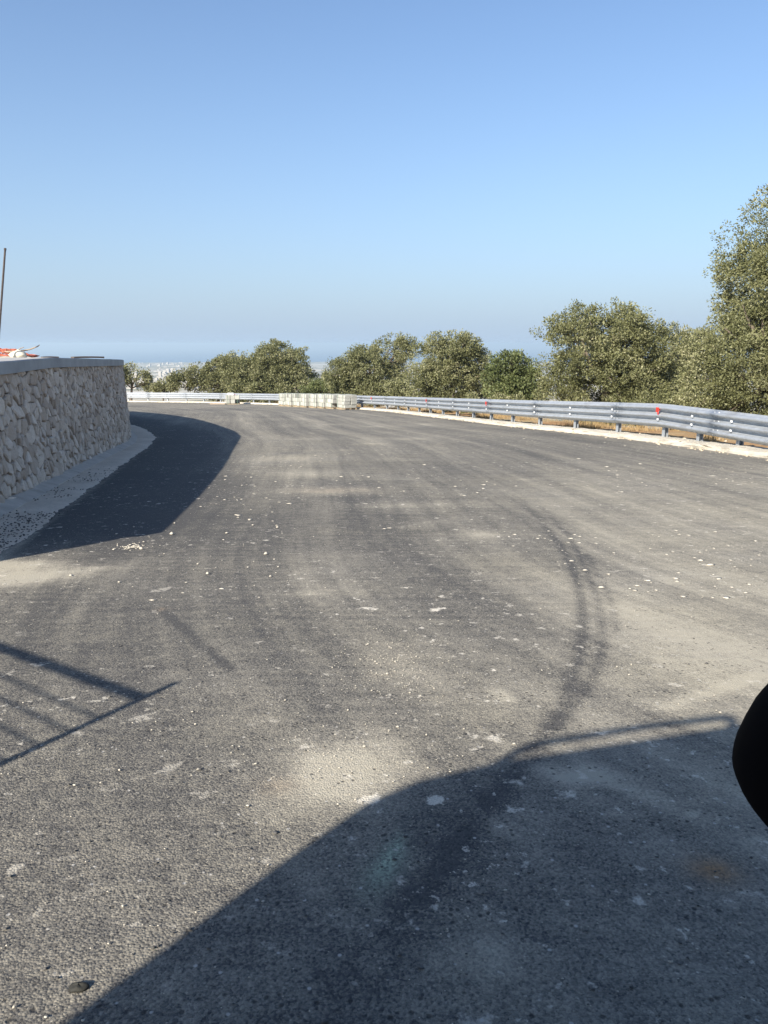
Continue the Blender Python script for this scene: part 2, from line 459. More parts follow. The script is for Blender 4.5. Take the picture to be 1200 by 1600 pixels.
# ------------------------------------------------------------------ concrete kerb under the guardrail
def m_kerb():
    t = NT('kerb_concrete'); P = t.co()
    n = t.noise(P, 4, 5, 0.65); f = t.noise(P, 40, 4, 0.7)
    c = t.mix(t.rng(n, 0.3, 0.7), (0.46, 0.42, 0.34), (0.62, 0.58, 0.50))
    c = t.mix(t.rng(f, 0.55, 0.75, 0, 0.5), c, (0.34, 0.29, 0.22))
    return t.done(t.bsdf(c, 0.95, normal=t.bump(t.math('ADD', f, n), 0.9, 0.03), spec=0.15))
tt, nn_ = normals(RAIL)
def clean(P):
    d = np.r_[1, np.linalg.norm(np.diff(P, axis=0), axis=1)]
    return P[d > 0.12]
KP = clean(RAIL); _, KN = normals(KP)
prof = [(-.43, -.03), (-.40, .045), (-.36, .085), (-.28, .10), (-.12, .108), (.05, .11), (.2, .10), (.30, .085), (.36, -.09)]
V = []
for i, (p, n) in enumerate(zip(KP, KN)):
    for j, (o, z) in enumerate(prof):
        jo = (rng.uniform(-.035, .035) + 0.05 * (mnoise.noise((p[0] * 1.3, p[1] * 1.3, j)))) if j < 4 or j > 6 else 0
        jz = rng.uniform(-.012, .012) if 0 < j < 8 else 0
        q = p + n * (o + jo)
        V.append((q[0], q[1], gz(q[1]) + z + jz))
m = len(prof); F = [(i * m + j, i * m + j + 1, (i + 1) * m + j + 1, (i + 1) * m + j) for i in range(len(KP) - 1) for j in range(m - 1)]
tag(link('kerb', mesh('kerb', V, [f[::-1] for f in F]), m_kerb()), kind='structure')

# ------------------------------------------------------------------ guardrail
def m_galv():
    t = NT('galvanised_steel'); P = t.co()
    n = t.noise(P, 7, 4, 0.6); f = t.noise(P, 60, 3)
    c = t.mix(t.rng(n, 0.3, 0.7), (0.38, 0.41, 0.44), (0.48, 0.51, 0.54))
    st = t.noise(t.map(P, (1.2, 1.2, 5)), 1.6, 5, 0.7)
    c = t.mix(t.rng(st, 0.52, 0.72, 0, 0.6), c, (0.27, 0.265, 0.25))
    return t.done(t.bsdf(c, t.rng(f, 0.3, 0.7, 0.52, 0.66), 0.6, t.bump(n, 0.05, 0.01)))
M_GALV = m_galv()
M_RED = simple('reflector_red', (0.55, 0.035, 0.02), 0.4, var=0.1)
M_BOLT = simple('bolt_zinc', (0.75, 0.76, 0.76), 0.35, 0.3, var=0.08)
rail_root = empty('guardrail', (float(KP[0][0]), float(KP[0][1]), float(gz(KP[0][1]))))
tag(rail_root, 'long galvanised steel guardrail with three-ridged beams on short posts along the outer bend', 'guardrail')
RO = Vector(rail_root.location)
dl = np.r_[0, np.cumsum(np.linalg.norm(np.diff(KP, axis=0), axis=1))]
def rail_drop(s):
    return 0.040 * max(0.0, S_KINK - s)
S_KINK = dl[np.argmin(np.hypot(KP[:, 0] - 6.56, KP[:, 1] - 17.7))]
def rail_at(s):
    x = np.interp(s, dl, KP[:, 0]); y = np.interp(s, dl, KP[:, 1])
    e = 0.3
    d = np.array([np.interp(s + e, dl, KP[:, 0]) - np.interp(s - e, dl, KP[:, 0]), np.interp(s + e, dl, KP[:, 1]) - np.interp(s - e, dl, KP[:, 1])])
    d /= np.linalg.norm(d)
    return np.array([x, y]), d, np.array([d[1], -d[0]])
NPROF = 25
wave = [(-.075 + .062 * max(-.72, min(.72, math.cos(6 * math.pi * i / (NPROF - 1)))) / .72, .235 + .545 * i / (NPROF - 1)) for i in range(NPROF)]
def beam(s0, s1, k):
    ss = np.linspace(s0, s1, 12); off = -0.006 * (k % 2)
    V = []; loop = [(a + off, b) for a, b in wave] + [(a + off + .005, b) for a, b in reversed(wave)]
    for s in ss:
        p, d, n = rail_at(s)
        for a, b in loop:
            q = p + n * a
            V.append((q[0] - RO.x, q[1] - RO.y, float(gz(p[1])) + .1 + b - rail_drop(s) - RO.z))
    m = len(loop)
    F = [(i * m + j, i * m + (j + 1) % m, (i + 1) * m + (j + 1) % m, (i + 1) * m + j) for i in range(len(ss) - 1) for j in range(m)]
    F += [tuple(range(m)), tuple(range((len(ss) - 1) * m, len(ss) * m))]
    return link('beam', mesh('beam', V, F, False), M_GALV, rail_root)
s = 0.0; k = 0; joints = []
while s + 4.5 < dl[-1]:
    b = beam(s - (0.14 if k % 2 and s > 0 else 0), min(s + 4.5 + (0.16 if k % 2 else 0), dl[-1]), k)
    for poly in b.data.polygons: poly.use_smooth = True
    s += 4.5; k += 1
    joints.append(s)
rail_end = s
# C-section post, spacer and bolt plates share their meshes
pm = MB(); w = .055; d_ = .05
cs = [(-w, -d_), (w, -d_), (w, -d_ + .008), (-w + .008, -d_ + .008), (-w + .008, d_ - .008), (w, d_ - .008), (w, d_), (-w, d_)]
V = [(a, b, z) for z in (-.25, .74) for a, b in cs]
pm.add(V, [(i, (i + 1) % 8, 8 + (i + 1) % 8, 8 + i) for i in range(8)] + [(0, 1, 2, 3), (0, 3, 4, 7), (4, 5, 6, 7), (11, 10, 9, 8), (15, 12, 11, 8), (15, 14, 13, 12)])
post_me = mesh('post', pm.V, pm.F); post_me.materials.append(M_GALV)
sp_me = mesh('spacer', *(lambda q: (q.V, q.F))(MB().box((0, -.085, .505), (.09, .06, .40)))); sp_me.materials.append(M_GALV)
bp = MB().box((0, -.19, 0), (.06, .012, .045)).tube([(0, -.193, 0), (0, -.213, 0)], .013, 6)
bolt_me = mesh('bolt', bp.V, bp.F); bolt_me.materials.append(M_BOLT)
rf = MB().box((0, -.245, .64), (.11, .012, .11)).box((0, -.215, .64), (.03, .06, .03)).box((0.035, -.245, .56), (.03, .012, .05))
refl_me = mesh('reflector', rf.V, rf.F); refl_me.materials.append(M_RED)
sb_ = MB().tube([(0, 0, 0), (0, -.014, 0)], .012, 6)
sb_me = mesh('bolt', sb_.V, sb_.F); sb_me.materials.append(M_BOLT)
for s in joints[:14]:
    for ds in (-.1, .06):
        p, d, n = rail_at(s + ds)
        for b_ in (.28, .372, .46, .555, .645, .735):
            a_ = np.interp(b_, [w_[1] for w_ in wave], [w_[0] for w_ in wave]) - .008
            q = link('bolt', sb_me, None, rail_root); qq = p + n * a_
            q.location = Vector((qq[0], qq[1], float(gz(p[1])) + .1 + b_ - rail_drop(s))) - RO
            q.rotation_euler = (0, 0, math.atan2(-n[0], n[1]))
s_kink = dl[np.argmin(np.hypot(KP[:, 0] - 6.56, KP[:, 1] - 17.7))]
sp = []
s = s_kink
while s > 0.3: sp.append(s); s -= 1.5
s = s_kink + 2.25
while s < rail_end: sp.append(s); s += 2.25
sp.sort()
refl_y = [17.7, 28.5, 38.2, 48.9, 67.0]
posts = np.array([rail_at(s)[0] for s in sp])
refl_i = [int(np.argmin(np.abs(posts[:, 1] - yy))) for yy in refl_y]
for i, s in enumerate(sp):
    p, d, n = rail_at(s)
    rz = math.atan2(-n[0], n[1])            # local +y = outward normal
    loc = Vector((p[0] + n[0] * .09, p[1] + n[1] * .09, float(gz(p[1])) + .1 - rail_drop(s))) - RO
    po = link('post', post_me, None, rail_root); po.location = loc; po.rotation_euler = (random.uniform(-.012, .012), random.uniform(-.012, .012), rz)
    link('spacer', sp_me, None, po)
    for z in (.417, .598):
        q = link('bolt', bolt_me, None, po); q.location = (0, -.035, z)
    if i in refl_i:
        q = link('reflector', refl_me, None, rail_root); q.location = loc; q.rotation_euler = (0, 0, rz)

# ------------------------------------------------------------------ stone wall
def m_stone():
    t = NT('limestone'); P = t.co(); r = t.rand()
    n = t.noise(P, 9, 5, 0.65); f = t.noise(P, 55, 4, 0.7)
    at_ = t.attr('tone').outputs['Fac']
    base = t.mix(at_, (0.50, 0.40, 0.32), (0.84, 0.72, 0.60))
    c = t.mix(t.rng(n, 0.3, 0.7), base, t.mix(0.5, base, (0.50, 0.36, 0.25)))
    c = t.mix(t.rng(f, 0.5, 0.8, 0, 0.6), c, (0.26, 0.21, 0.17))
    return t.done(t.bsdf(c, 0.95, normal=t.bump(t.math('ADD', t.math('MULTIPLY', f, 0.6), n), 0.8, 0.02), spec=0.15))
M_STONE = m_stone()
M_MORTAR = simple('dark_mortar', (0.24, 0.20, 0.165), 0.95, var=0.3, scale=20, bump=0.8, bscale=40, bdist=0.02)
M_COPE = simple('coping_concrete', (0.36, 0.35, 0.335), 0.85, var=0.15, scale=3, bump=0.3, bscale=50)
M_FOOT = simple('footing_cement', (0.44, 0.38, 0.32), 0.9, var=0.18, scale=5, bump=0.5, bscale=30, bdist=0.01)

wd = np.r_[0, np.cumsum(np.linalg.norm(np.diff(WALL, axis=0), axis=1))]
WT, WN = normals(WALL)
WL = wd[-1]
def wall_at(s):
    x = np.interp(s, wd, WALL[:, 0]); y = np.interp(s, wd, WALL[:, 1])
    n = np.array([np.interp(s, wd, WN[:, 0]), np.interp(s, wd, WN[:, 1])]); n /= np.linalg.norm(n)
    return np.array([x, y]), n
wall_root = empty('stone_wall', (-3.5, 4.15, float(gz(4.15))))
tag(wall_root, 'curved retaining wall of rough pale limestone with a smooth grey concrete coping', 'wall')
WO = Vector(wall_root.location)
def face_pt(s, z, out):
    """point on the wall face; batter so that the foot stands forward"""
    p, n = wall_at(s)
    zt = float(cope_z(p[1]))
    bat = 0.045 * (zt - z)
    q = p + n * (-0.065 + bat + out)
    return Vector((q[0], q[1], z)) - WO

# backing core
mb = MB(); S = np.arange(0, WL, 0.4)
V = []
for s in S:
    p, n = wall_at(s); zt = float(cope_z(p[1])) - .12; zb = float(gz(p[1])) - .1
    a = face_pt(s, zb, -.03); b = face_pt(s, zt, -.03)
    c = Vector((p[0] - n[0] * .5, p[1] - n[1] * .5, zt)) - WO; e = Vector((c.x, c.y, zb - WO.z))
    V += [a, b, c, e]
F = [(i * 4 + j, i * 4 + (j + 1) % 4, (i + 1) * 4 + (j + 1) % 4, (i + 1) * 4 + j) for i in range(len(S) - 1) for j in range(4)]
F += [(3, 2, 1, 0), tuple(range((len(S) - 1) * 4, len(S) * 4))]
mb.add(V, F); mb.build('mortar', M_MORTAR, wall_root)

# stones: jittered cells clipped against their neighbours
def cells(length, hmax):
    pts = []
    tries = 0
    rad = {}
    grid = {}
    while tries < 110000:
        tries += 1
        q = (random.uniform(0, length), random.uniform(-.05, hmax + .05))
        r = random.choice((.055, .065, .075, .085, .10, .13)) * .82
        g = (int(q[0] / .3), int(q[1] / .3)); ok = True
        for dx in (-1, 0, 1):
            for dy in (-1, 0, 1):
                for (o, ro) in grid.get((g[0] + dx, g[1] + dy), ()):
                    if (q[0] - o[0]) ** 2 + ((q[1] - o[1]) * 1.1) ** 2 < (r + ro) ** 2: ok = False; break
                if not ok: break
            if not ok: break
        if ok:
            grid.setdefault(g, []).append((q, r)); pts.append((q, r))
    out = []
    for q, r in pts:
        poly = [(q[0] - .3, q[1] - .3), (q[0] + .3, q[1] - .3), (q[0] + .3, q[1] + .3), (q[0] - .3, q[1] + .3)]
        g = (int(q[0] / .3), int(q[1] / .3))
        for dx in (-2, -1, 0, 1, 2):
            for dy in (-2, -1, 0, 1, 2):
                for (o, ro) in grid.get((g[0] + dx, g[1] + dy), ()):
                    if o == q: continue
                    nx_, ny_ = o[0] - q[0], o[1] - q[1]; L = math.hypot(nx_, ny_)
                    if L > .6: continue
                    # power-diagram plane so big seeds make big stones
                    t = (L * L + r * r - ro * ro) / (2 * L); nx_ /= L; ny_ /= L
                    t -= 0.006
                    new = []
                    for i in range(len(poly)):
                        a, b = poly[i], poly[(i + 1) % len(poly)]
                        da = (a[0] - q[0]) * nx_ + (a[1] - q[1]) * ny_ - t; db = (b[0] - q[0]) * nx_ + (b[1] - q[1]) * ny_ - t
                        if da <= 0: new.append(a)
                        if (da < 0) != (db < 0):
                            u = da / (da - db); new.append((a[0] + (b[0] - a[0]) * u, a[1] + (b[1] - a[1]) * u))
                    poly = new
                    if len(poly) < 3: break
                if len(poly) < 3: break
            if len(poly) < 3: break
        if len(poly) >= 3: out.append((q, poly))
    return out

def stone_geo(q, poly, zbase, height):
    """returns V,F of one stone in wall space; poly is (along, up)"""
    P = []
    for i in range(len(poly)):                       # round the corners a little, drop slivers
        a, b, c = poly[i - 1], poly[i], poly[(i + 1) % len(poly)]
        if math.hypot(b[0] - a[0], b[1] - a[1]) < .012: continue
        P.append((b[0] + random.uniform(-.006, .006), b[1] + random.uniform(-.006, .006)))
    if len(P) < 3: return None
    cx = sum(p[0] for p in P) / len(P); cy = sum(p[1] for p in P) / len(P)
    n = len(P); size = max(math.hypot(p[0] - cx, p[1] - cy) for p in P)
    h = random.uniform(.008, .027); tx = random.uniform(-.24, .24); ty = random.uniform(-.28, .2)
    rings = []
    for (sc_, o) in ((1.0, -.045), (.97, h * .35), (.80, h)):
        rg = []
        for p in P:
            x = cx + (p[0] - cx) * sc_; y = cy + (p[1] - cy) * sc_
            oo = o
            if o > 0: oo = o + (tx * (x - cx) + ty * (y - cy)) + random.uniform(-.006, .006)
            rg.append((x, y, oo))
        rings.append(rg)
    V = [face_pt(min(max(x, 0.0), WL), zbase(x) + y, o) for rg in rings for (x, y, o) in rg]
    V.append(face_pt(min(max(cx, 0), WL), zbase(cx) + cy, h + random.uniform(0, .008)))
    F = [(r * n + i, r * n + (i + 1) % n, (r + 1) * n + (i + 1) % n, (r + 1) * n + i) for r in (0, 1) for i in range(n)]
    F += [(2 * n + i, 2 * n + (i + 1) % n, 3 * n) for i in range(n)]
    return V, F, size, cx, cy
zb_f = lambda s: float(np.interp(s, wd, gz(WALL[:, 1]))) + .05
zt_f = lambda s: float(np.interp(s, wd, cope_z(WALL[:, 1]))) - .125
LEN = 24.0
stones = []
for q, poly in cells(LEN, 2.0):
    top = zt_f(q[0]) - zb_f(q[0])
    if q[1] > top + .03: continue
    poly = [(min(max(x, 0.01), LEN), min(y, top)) for x, y in poly]
    # drop repeats produced by the clamp
    pp = [p for i, p in enumerate(poly) if math.hypot(p[0] - poly[i - 1][0], p[1] - poly[i - 1][1]) > .004]
    if len(pp) < 3: continue
    g = stone_geo(q, pp, zb_f, top)
    if g: stones.append(g)
def tone_attr(me, val):
    a = me.attributes.new('tone', 'FLOAT', 'POINT'); a.data.foreach_set('value', np.asarray(val, np.float32))
# how large each shows: size over distance, for those the camera can see
def show(g):
    p, n = wall_at(g[3]); d = math.hypot(*p)
    vis = p[0] / p[1] > -.53 and 3.0 < g[3] < 14.5
    return (g[2] / d ** 1.5) if vis else 0
stones.sort(key=show, reverse=True)
for V, F, sz, cx, cy in stones[:300]:
    me = mesh('stone', V, F); tone_attr(me, [random.random()] * len(V))
    link('stone', me, M_STONE, wall_root)
mb = MB(); tones = []
for V, F, sz, cx, cy in stones[300:]:
    mb.add(V, F); tones += [random.random()] * len(V)
me = mesh('small_stones', mb.V, mb.F); tone_attr(me, tones)
tag(link('small_stones', me, M_STONE, wall_root), kind='stuff')
# coping
prof = [(-.50, -.125), (-.005, -.13), (.0, -.012), (-.012, .0), (-.50, .004)]
V = []
S = np.arange(0, WL, 0.2)
for s in S:
    p, n = wall_at(s); zt = float(cope_z(p[1]))
    for o, z in prof:
        q = p + n * (o + .004 * mnoise.noise((s * 1.7, o, 0)))
        V.append(Vector((q[0], q[1], zt + z + .005 * mnoise.noise((s * 1.1, z, 3)))) - WO)
m = len(prof)
F = [(i * m + j, i * m + (j + 1) % m, (i + 1) * m + (j + 1) % m, (i + 1) * m + j) for i in range(len(S) - 1) for j in range(m)] + [tuple(reversed(range(m))), tuple(range((len(S) - 1) * m, len(S) * m))]
link('coping', mesh('coping', V, F), M_COPE, wall_root)
# cement footing
V = []
for s in S:
    p, n = wall_at(s); z0 = float(gz(p[1])); zt = float(cope_z(p[1])); bt = -.065 + .045 * (zt - z0)
    w = .16 + .03 * mnoise.noise((s * .8, 1, 1))
    for o, z in ((bt - .05, -.05), (bt - .03, .10 + .02 * mnoise.noise((s * 2, 5, 1))), (bt + .05, .07), (bt + w, .03), (bt + w + .03, -.05)):
        q = p + n * o
        V.append(Vector((q[0], q[1], z0 + z + .006 * mnoise.noise((s * 4, o * 9, 2)))) - WO)
F = [(i * 5 + j, i * 5 + j + 1, (i + 1) * 5 + j + 1, (i + 1) * 5 + j) for i in range(len(S) - 1) for j in range(4)] + [(0, 1, 2, 3, 4), tuple(range((len(S) - 1) * 5, len(S) * 5))]
link('footing', mesh('footing', V, F), M_FOOT, wall_root)

# ------------------------------------------------------------------ dirt verge between wall and asphalt
def m_verge():
    t = NT('verge_dirt'); P = t.co()
    n = t.noise(P, 2.2, 5, 0.6); f = t.noise(P, 35, 4, 0.7); v = t.voro(P, 45)
    c = t.mix(t.rng(n, 0.3, 0.7), (0.54, 0.45, 0.355), (0.68, 0.58, 0.47))
    c = t.mix(t.rng(f, 0.5, 0.75, 0, .5), c, (0.2, 0.18, 0.16))
    return t.done(t.bsdf(c, 0.95, normal=t.bump(t.math('ADD', f, n), 0.7, 0.02), spec=0.15))
EDGE = catmull(EDGE_PTS, 0.06)
_, EN = normals(EDGE)
V = []; NC = 9
for i, (p, n) in enumerate(zip(EDGE, EN)):
    jag = .05 * mnoise.noise((p[0] * 1.1, p[1] * 1.1, 0)) + .022 * mnoise.noise((p[0] * 9, p[1] * 9, 2)) + random.uniform(-.012, .012)
    for j in range(NC):
        o = jag + .02 - (j / (NC - 1)) ** 1.3 * 1.35
        q = p + n * o
        z = [-.012, .010, .022][j] if j < 3 else .026
        V.append((q[0], q[1], float(gz(q[1])) + z + (.010 * mnoise.noise((q[0] * 3, q[1] * 3, 4)) if j > 0 else 0)))
F = [(i * NC + j, (i + 1) * NC + j, (i + 1) * NC + j + 1, i * NC + j + 1) for i in range(len(EDGE) - 1) for j in range(NC - 1)]
tag(link('verge', mesh('verge', V, F, True), m_verge()), kind='structure')

# ------------------------------------------------------------------ loose chips
def chips(name, pts, sizes, mat, label):
    base = np.array([(1, 0, 0), (-1, 0, 0), (0, 1, 0), (0, -1, 0), (0, 0, .8), (0, 0, -.5)], float)
    f = np.array([(0, 2, 4), (2, 1, 4), (1, 3, 4), (3, 0, 4), (2, 0, 5), (1, 2, 5), (3, 1, 5), (0, 3, 5)])
    n = len(pts); V = np.repeat(base[None], n, 0) * rng.uniform(.6, 1.3, (n, 6, 1))
    a = rng.uniform(0, 6.28, n); c, s_ = np.cos(a), np.sin(a)
    x = V[:, :, 0] * c[:, None] - V[:, :, 1] * s_[:, None]; y = V[:, :, 0] * s_[:, None] + V[:, :, 1] * c[:, None]
    V = np.stack([x, y * rng.uniform(.5, 1, (n, 1)), V[:, :, 2] * rng.uniform(.4, .9, (n, 1))], -1) * sizes[:, None, None] + pts[:, None, :]
    Fm = (f[None] + (np.arange(n) * 6)[:, None, None]).reshape(-1, 3)
    return tag(link(name, fast_mesh(name, V.reshape(-1, 3), Fm), mat), label, kind='stuff')
M_CHIP = simple('asphalt_crumb', (0.075, 0.068, 0.064), 0.85, var=0.4, scale=30)
M_WCHIP = simple('limestone_chip', (0.50, 0.46, 0.38), 0.95, var=0.2, scale=30)
n = 1700
k = rng.integers(0, 70, n); o = -np.abs(rng.normal(.12, .22, n)) - .02
k = np.clip((rng.beta(1.1, 2.2, n) * 150).astype(int) + 16, 0, len(EDGE) - 1)
q = EDGE[k] + EN[k] * o[:, None] + rng.normal(0, .06, (n, 2))
keep = vnoise(q[:, 0], q[:, 1], 1.6, 12) > .42
q = q[keep]
chips('asphalt_crumbs', np.c_[q, gz(q[:, 1]) + .034], rng.uniform(.004, .014, len(q)), M_CHIP, 'dark asphalt crumbs scattered over the dirt verge below the wall')
n = 3800
yy = 0.95 + 14 * rng.beta(1.0, 2.6, n); xx = rng.uniform(-.75, .75, n) * (yy + .6) * 1.0
cl = vnoise(xx, yy, .8, 21)
sel = (cl > .38) & (xx > -2.5 - .12 * (yy - 4))
xx, yy = xx[sel], yy[sel]
xx = np.r_[xx, rng.normal(.06, .14, 800), rng.normal(-.1, .2, 350), rng.normal(-.3, .5, 400)]; yy = np.r_[yy, rng.normal(2.95, .2, 800), rng.normal(2.15, .16, 350), rng.uniform(2.2, 6.5, 400)]
chips('limestone_chips', np.c_[xx, yy, gz(yy) + .003], rng.gamma(1.6, .0009, len(xx)) + .0007, M_WCHIP, 'white limestone chips scattered over the asphalt')
n = 1300
yy = 0.95 + 4 * rng.beta(1.0, 2.0, n); xx = rng.uniform(-.6, .6, n) * (yy + .6)
sel = xx > -2.4
xx, yy = xx[sel], yy[sel]
chips('asphalt_chips', np.c_[xx, yy, gz(yy) + .002], rng.gamma(2.0, .0011, len(xx)) + .001, simple('asphalt_chip', (0.09, 0.087, 0.082), 0.85, var=0.4, scale=30), 'small dark stones loose on the asphalt')
n = 2600
yy = 4.0 + 20 * rng.beta(1.0, 1.7, n); xx = rng.uniform(-.42, .62, n) * (yy + .4)
dr_, _ = sdist(xx, yy, RAIL); dw_, _ = sdist(xx, yy, WALL)
sel = (dr_ < -.6) & (dw_ > 1.9) & (vnoise(xx, yy, .55, 77) > .47)
xx, yy = xx[sel], yy[sel]
fo = chips('limestone_flakes', np.c_[xx, yy, gz(yy) + .001], rng.gamma(1.5, .006, len(xx)) + .004, M_WCHIP, 'flattened pale limestone flakes pressed into the road')
co_ = np.empty(len(fo.data.vertices) * 3, np.float32); fo.data.vertices.foreach_get('co', co_); co_ = co_.reshape(-1, 6, 3)
zc = co_[:, :, 2].mean(1, keepdims=True); co_[:, :, 2] = zc + (co_[:, :, 2] - zc) * .22; fo.data.vertices.foreach_set('co', co_.ravel())
# crushed lumps of pale stone by the verge
n = 70
q = np.c_[rng.normal(-1.89, .05, n), rng.normal(5.45, .06, n)]
q2 = np.c_[rng.uniform(-2.3, -.6, 40), rng.uniform(4.2, 6.6, 40)]
q = np.r_[q, q2]
chips('crushed_stone', np.c_[q, gz(q[:, 1]) + .006], rng.gamma(2.0, .003, len(q)) + .003, M_WCHIP, 'small heap of crushed white stone on the road')

n = 2600
k = rng.integers(0, len(KP), n); o = np.where(rng.random(n) < .5, rng.normal(-.47, .07, n), rng.normal(.65, .35, n))
q = KP[k] + KN[k] * o[:, None] + rng.normal(0, .1, (n, 2))
dd, _ = sdist(q[:, 0], q[:, 1], KP)
zz = np.where(dd < -.35, gz(q[:, 1]) + .004, np.where(dd < .36, gz(q[:, 1]) + .105, ground_z(q[:, 0], q[:, 1]) + .01))
chips('kerb_rubble', np.c_[q, zz], rng.gamma(2.0, .009, n) + .006, simple('rubble_stone', (0.46, 0.39, 0.29), 0.95, var=.3, scale=8), 'pale rubble and clods strewn along the concrete kerb')
V = []; ns, nr = 18, 5
for i in range(nr):
    a = math.pi / 2 * i / (nr - 1)
    for k in range(ns):
        th = 2 * math.pi * k / ns; r = math.cos(a) * .98 + .02
        wob = 1 + .10 * math.sin(2 * th + 1) + .05 * math.sin(5 * th)
        V.append((.018 * r * wob * math.cos(th), .013 * r * wob * math.sin(th), .009 * math.sin(a) * (1 + .2 * math.sin(3 * th))))
F = [(i * ns + k, i * ns + (k + 1) % ns, (i + 1) * ns + (k + 1) % ns, (i + 1) * ns + k) for i in range(nr - 1) for k in range(ns)] + [tuple(reversed(range(ns))), tuple(range((nr - 1) * ns, nr * ns))]
o = link('stone', mesh('stone', V, F, True), simple('dark_pebble', (0.02, 0.02, 0.016), 0.8, var=.3, scale=60, bump=.4, bscale=200, bdist=.002)); o.location = (-.595, 1.235, float(gz(1.235)) + .001)
tag(o, 'flat dark rounded stone lying alone on the asphalt beside the car shadow', 'stone')

# ------------------------------------------------------------------ terrace behind the wall
def m_terrace():
    t = NT('terrace_gravel'); P = t.co(); n = t.noise(P, 3, 5, .6); f = t.noise(P, 40, 4, .7)
    c = t.mix(t.rng(n, .3, .7), (0.50, 0.44, 0.34), (0.60, 0.55, 0.46))
    return t.done(t.bsdf(c, .95, normal=t.bump(f, .6, .02), spec=.1))
V = []; S = np.arange(0.2, WL, .5); off = [.49, .9, 1.6, 2.6, 4, 6, 9, 13]
for s in S:
    p, n = wall_at(s); zt = float(cope_z(p[1]))
    for o in off:
        q = p - n * o
        V.append((q[0], q[1], zt - .02 + .05 * min(o - .49, 2.6) + .03 * mnoise.noise((q[0] * 1.5, q[1] * 1.5, 0)) * min(1, (o - .49) * 2)))
m = len(off)
F = [(i * m + j, i * m + j + 1, (i + 1) * m + j + 1, (i + 1) * m + j) for i in range(len(S) - 1) for j in range(m - 1)]
tag(link('terrace', mesh('terrace', V, F, True), m_terrace()), kind='structure')

# rubble left on the terrace
M_ORANGE = simple('orange_plastic', (0.42, 0.12, 0.07), 0.6, var=0.25, scale=14)
M_WOOD = simple('weathered_wood', (0.30, 0.24, 0.18), 0.85, var=0.25, scale=12)
M_DARKWOOD = simple('dark_plank', (0.075, 0.06, 0.055), 0.85, var=0.25, scale=12)
M_SACK = simple('sack_cloth', (0.62, 0.57, 0.45), 0.9, var=0.12, scale=12)
M_RUST = simple('rusty_steel', (0.075, 0.06, 0.055), 0.75, 0.3, var=0.3, scale=20)
def terr_z(x, y):
    i = np.argmin(np.hypot(WALL[:, 0] - x, WALL[:, 1] - y)); d = np.hypot(WALL[i, 0] - x, WALL[i, 1] - y)
    return float(cope_z(WALL[i, 1])) - .02 + .05 * min(max(d - .49, 0), 2.6)
# crumpled orange safety netting: strands woven over a low heap
mb = MB()
cxn, cyn = -5.25, 10.5; tz = terr_z(cxn, cyn)
def heap(u, v):
    x = cxn + u * .42; y = cyn + v * .3
    z = tz + .015 + .10 * max(0, 1 - (u * u + v * v)) + .045 * mnoise.noise((u * 3.1, v * 3.7, 7)) * (1 - .5 * u * u) + .02
    return (x + .04 * mnoise.noise((u * 4, v * 4, 1)), y + .04 * mnoise.noise((u * 4, v * 4, 2)), max(z, tz + .01))
for k in range(17):
    v = -1 + 2 * k / 16
    mb.tube([heap(-1 + 2 * i / 16, v) for i in range(17)], .007, 4)
    mb.tube([heap(v, -1 + 2 * i / 16) for i in range(17)], .006, 4)
tag(mb.build('safety_netting', M_ORANGE), 'crumpled heap of orange plastic netting on top of the wall', 'netting')
# tied sack
V = []; nr, ns = 9, 14
for i in range(nr):
    th = i / (nr - 1)
    r = .085 * (math.sin(math.pi * min(th * 1.02 + .08, 1)) ** .6) + .006
    for k in range(ns):
        a = 2 * math.pi * k / ns
        rr_ = r * (1 + .12 * math.sin(3 * a + i) + .06 * math.sin(7 * a))
        V.append((rr_ * math.cos(a) * 1.25, rr_ * math.sin(a), th * .13))
F = [(i * ns + k, i * ns + (k + 1) % ns, (i + 1) * ns + (k + 1) % ns, (i + 1) * ns + k) for i in range(nr - 1) for k in range(ns)] + [tuple(reversed(range(ns))), tuple(range((nr - 1) * ns, nr * ns))]
o = link('sack', mesh('sack', V, F, True), M_SACK); o.location = (-4.86, 10.25, terr_z(-4.86, 10.25)); tag(o, 'small cream sack slumped beside the orange netting', 'sack')
mb = MB(); z0 = terr_z(-5.05, 10.35)
mb.tube([(-5.12, 10.35, z0 + .09), (-4.9, 10.36, z0 + .10), (-4.76, 10.38, z0 + .125), (-4.66, 10.40, z0 + .165), (-4.63, 10.4, z0 + .185)], [.014, .012, .010, .008, .005], 6)
mb.tube([(-4.93, 10.36, z0 + .10), (-4.86, 10.33, z0 + .14), (-4.80, 10.30, z0 + .155)], [.008, .006, .004], 6)
tag(mb.build('dry_branch', M_WOOD), 'forked dry branch poking out of the netting above the wall', 'branch')
def plank(name, a, b, w, th, mat, lab, cat):
    a = Vector(a); b = Vector(b); d = b - a; L = d.length; d.normalize(); u = Vector((-d.y, d.x, 0)).normalized(); n = d.cross(u)
    V = []
    for i in range(7):
        t = i / 6; c = a + d * L * t + n * .006 * math.sin(t * 3)
        for su, sn in ((-1, -1), (1, -1), (1, 1), (-1, 1)):
            V.append(c + u * su * (w / 2 + random.uniform(-.002, .002)) + n * sn * th / 2)
    F = [(i * 4 + j, i * 4 + (j + 1) % 4, (i + 1) * 4 + (j + 1) % 4, (i + 1) * 4 + j) for i in range(6) for j in range(4)] + [(3, 2, 1, 0), (24, 25, 26, 27)]
    return tag(link(name, bevel_mesh(mesh(name, V, F), .002, 1), mat), lab, cat)
plank('plank', (-5.02, 11.3, terr_z(-5.02, 11.3) + .03), (-4.84, 11.45, terr_z(-4.84, 11.45) + .03), .09, .025, M_DARKWOOD, 'short dark board end lying on the wall top near the netting', 'board')
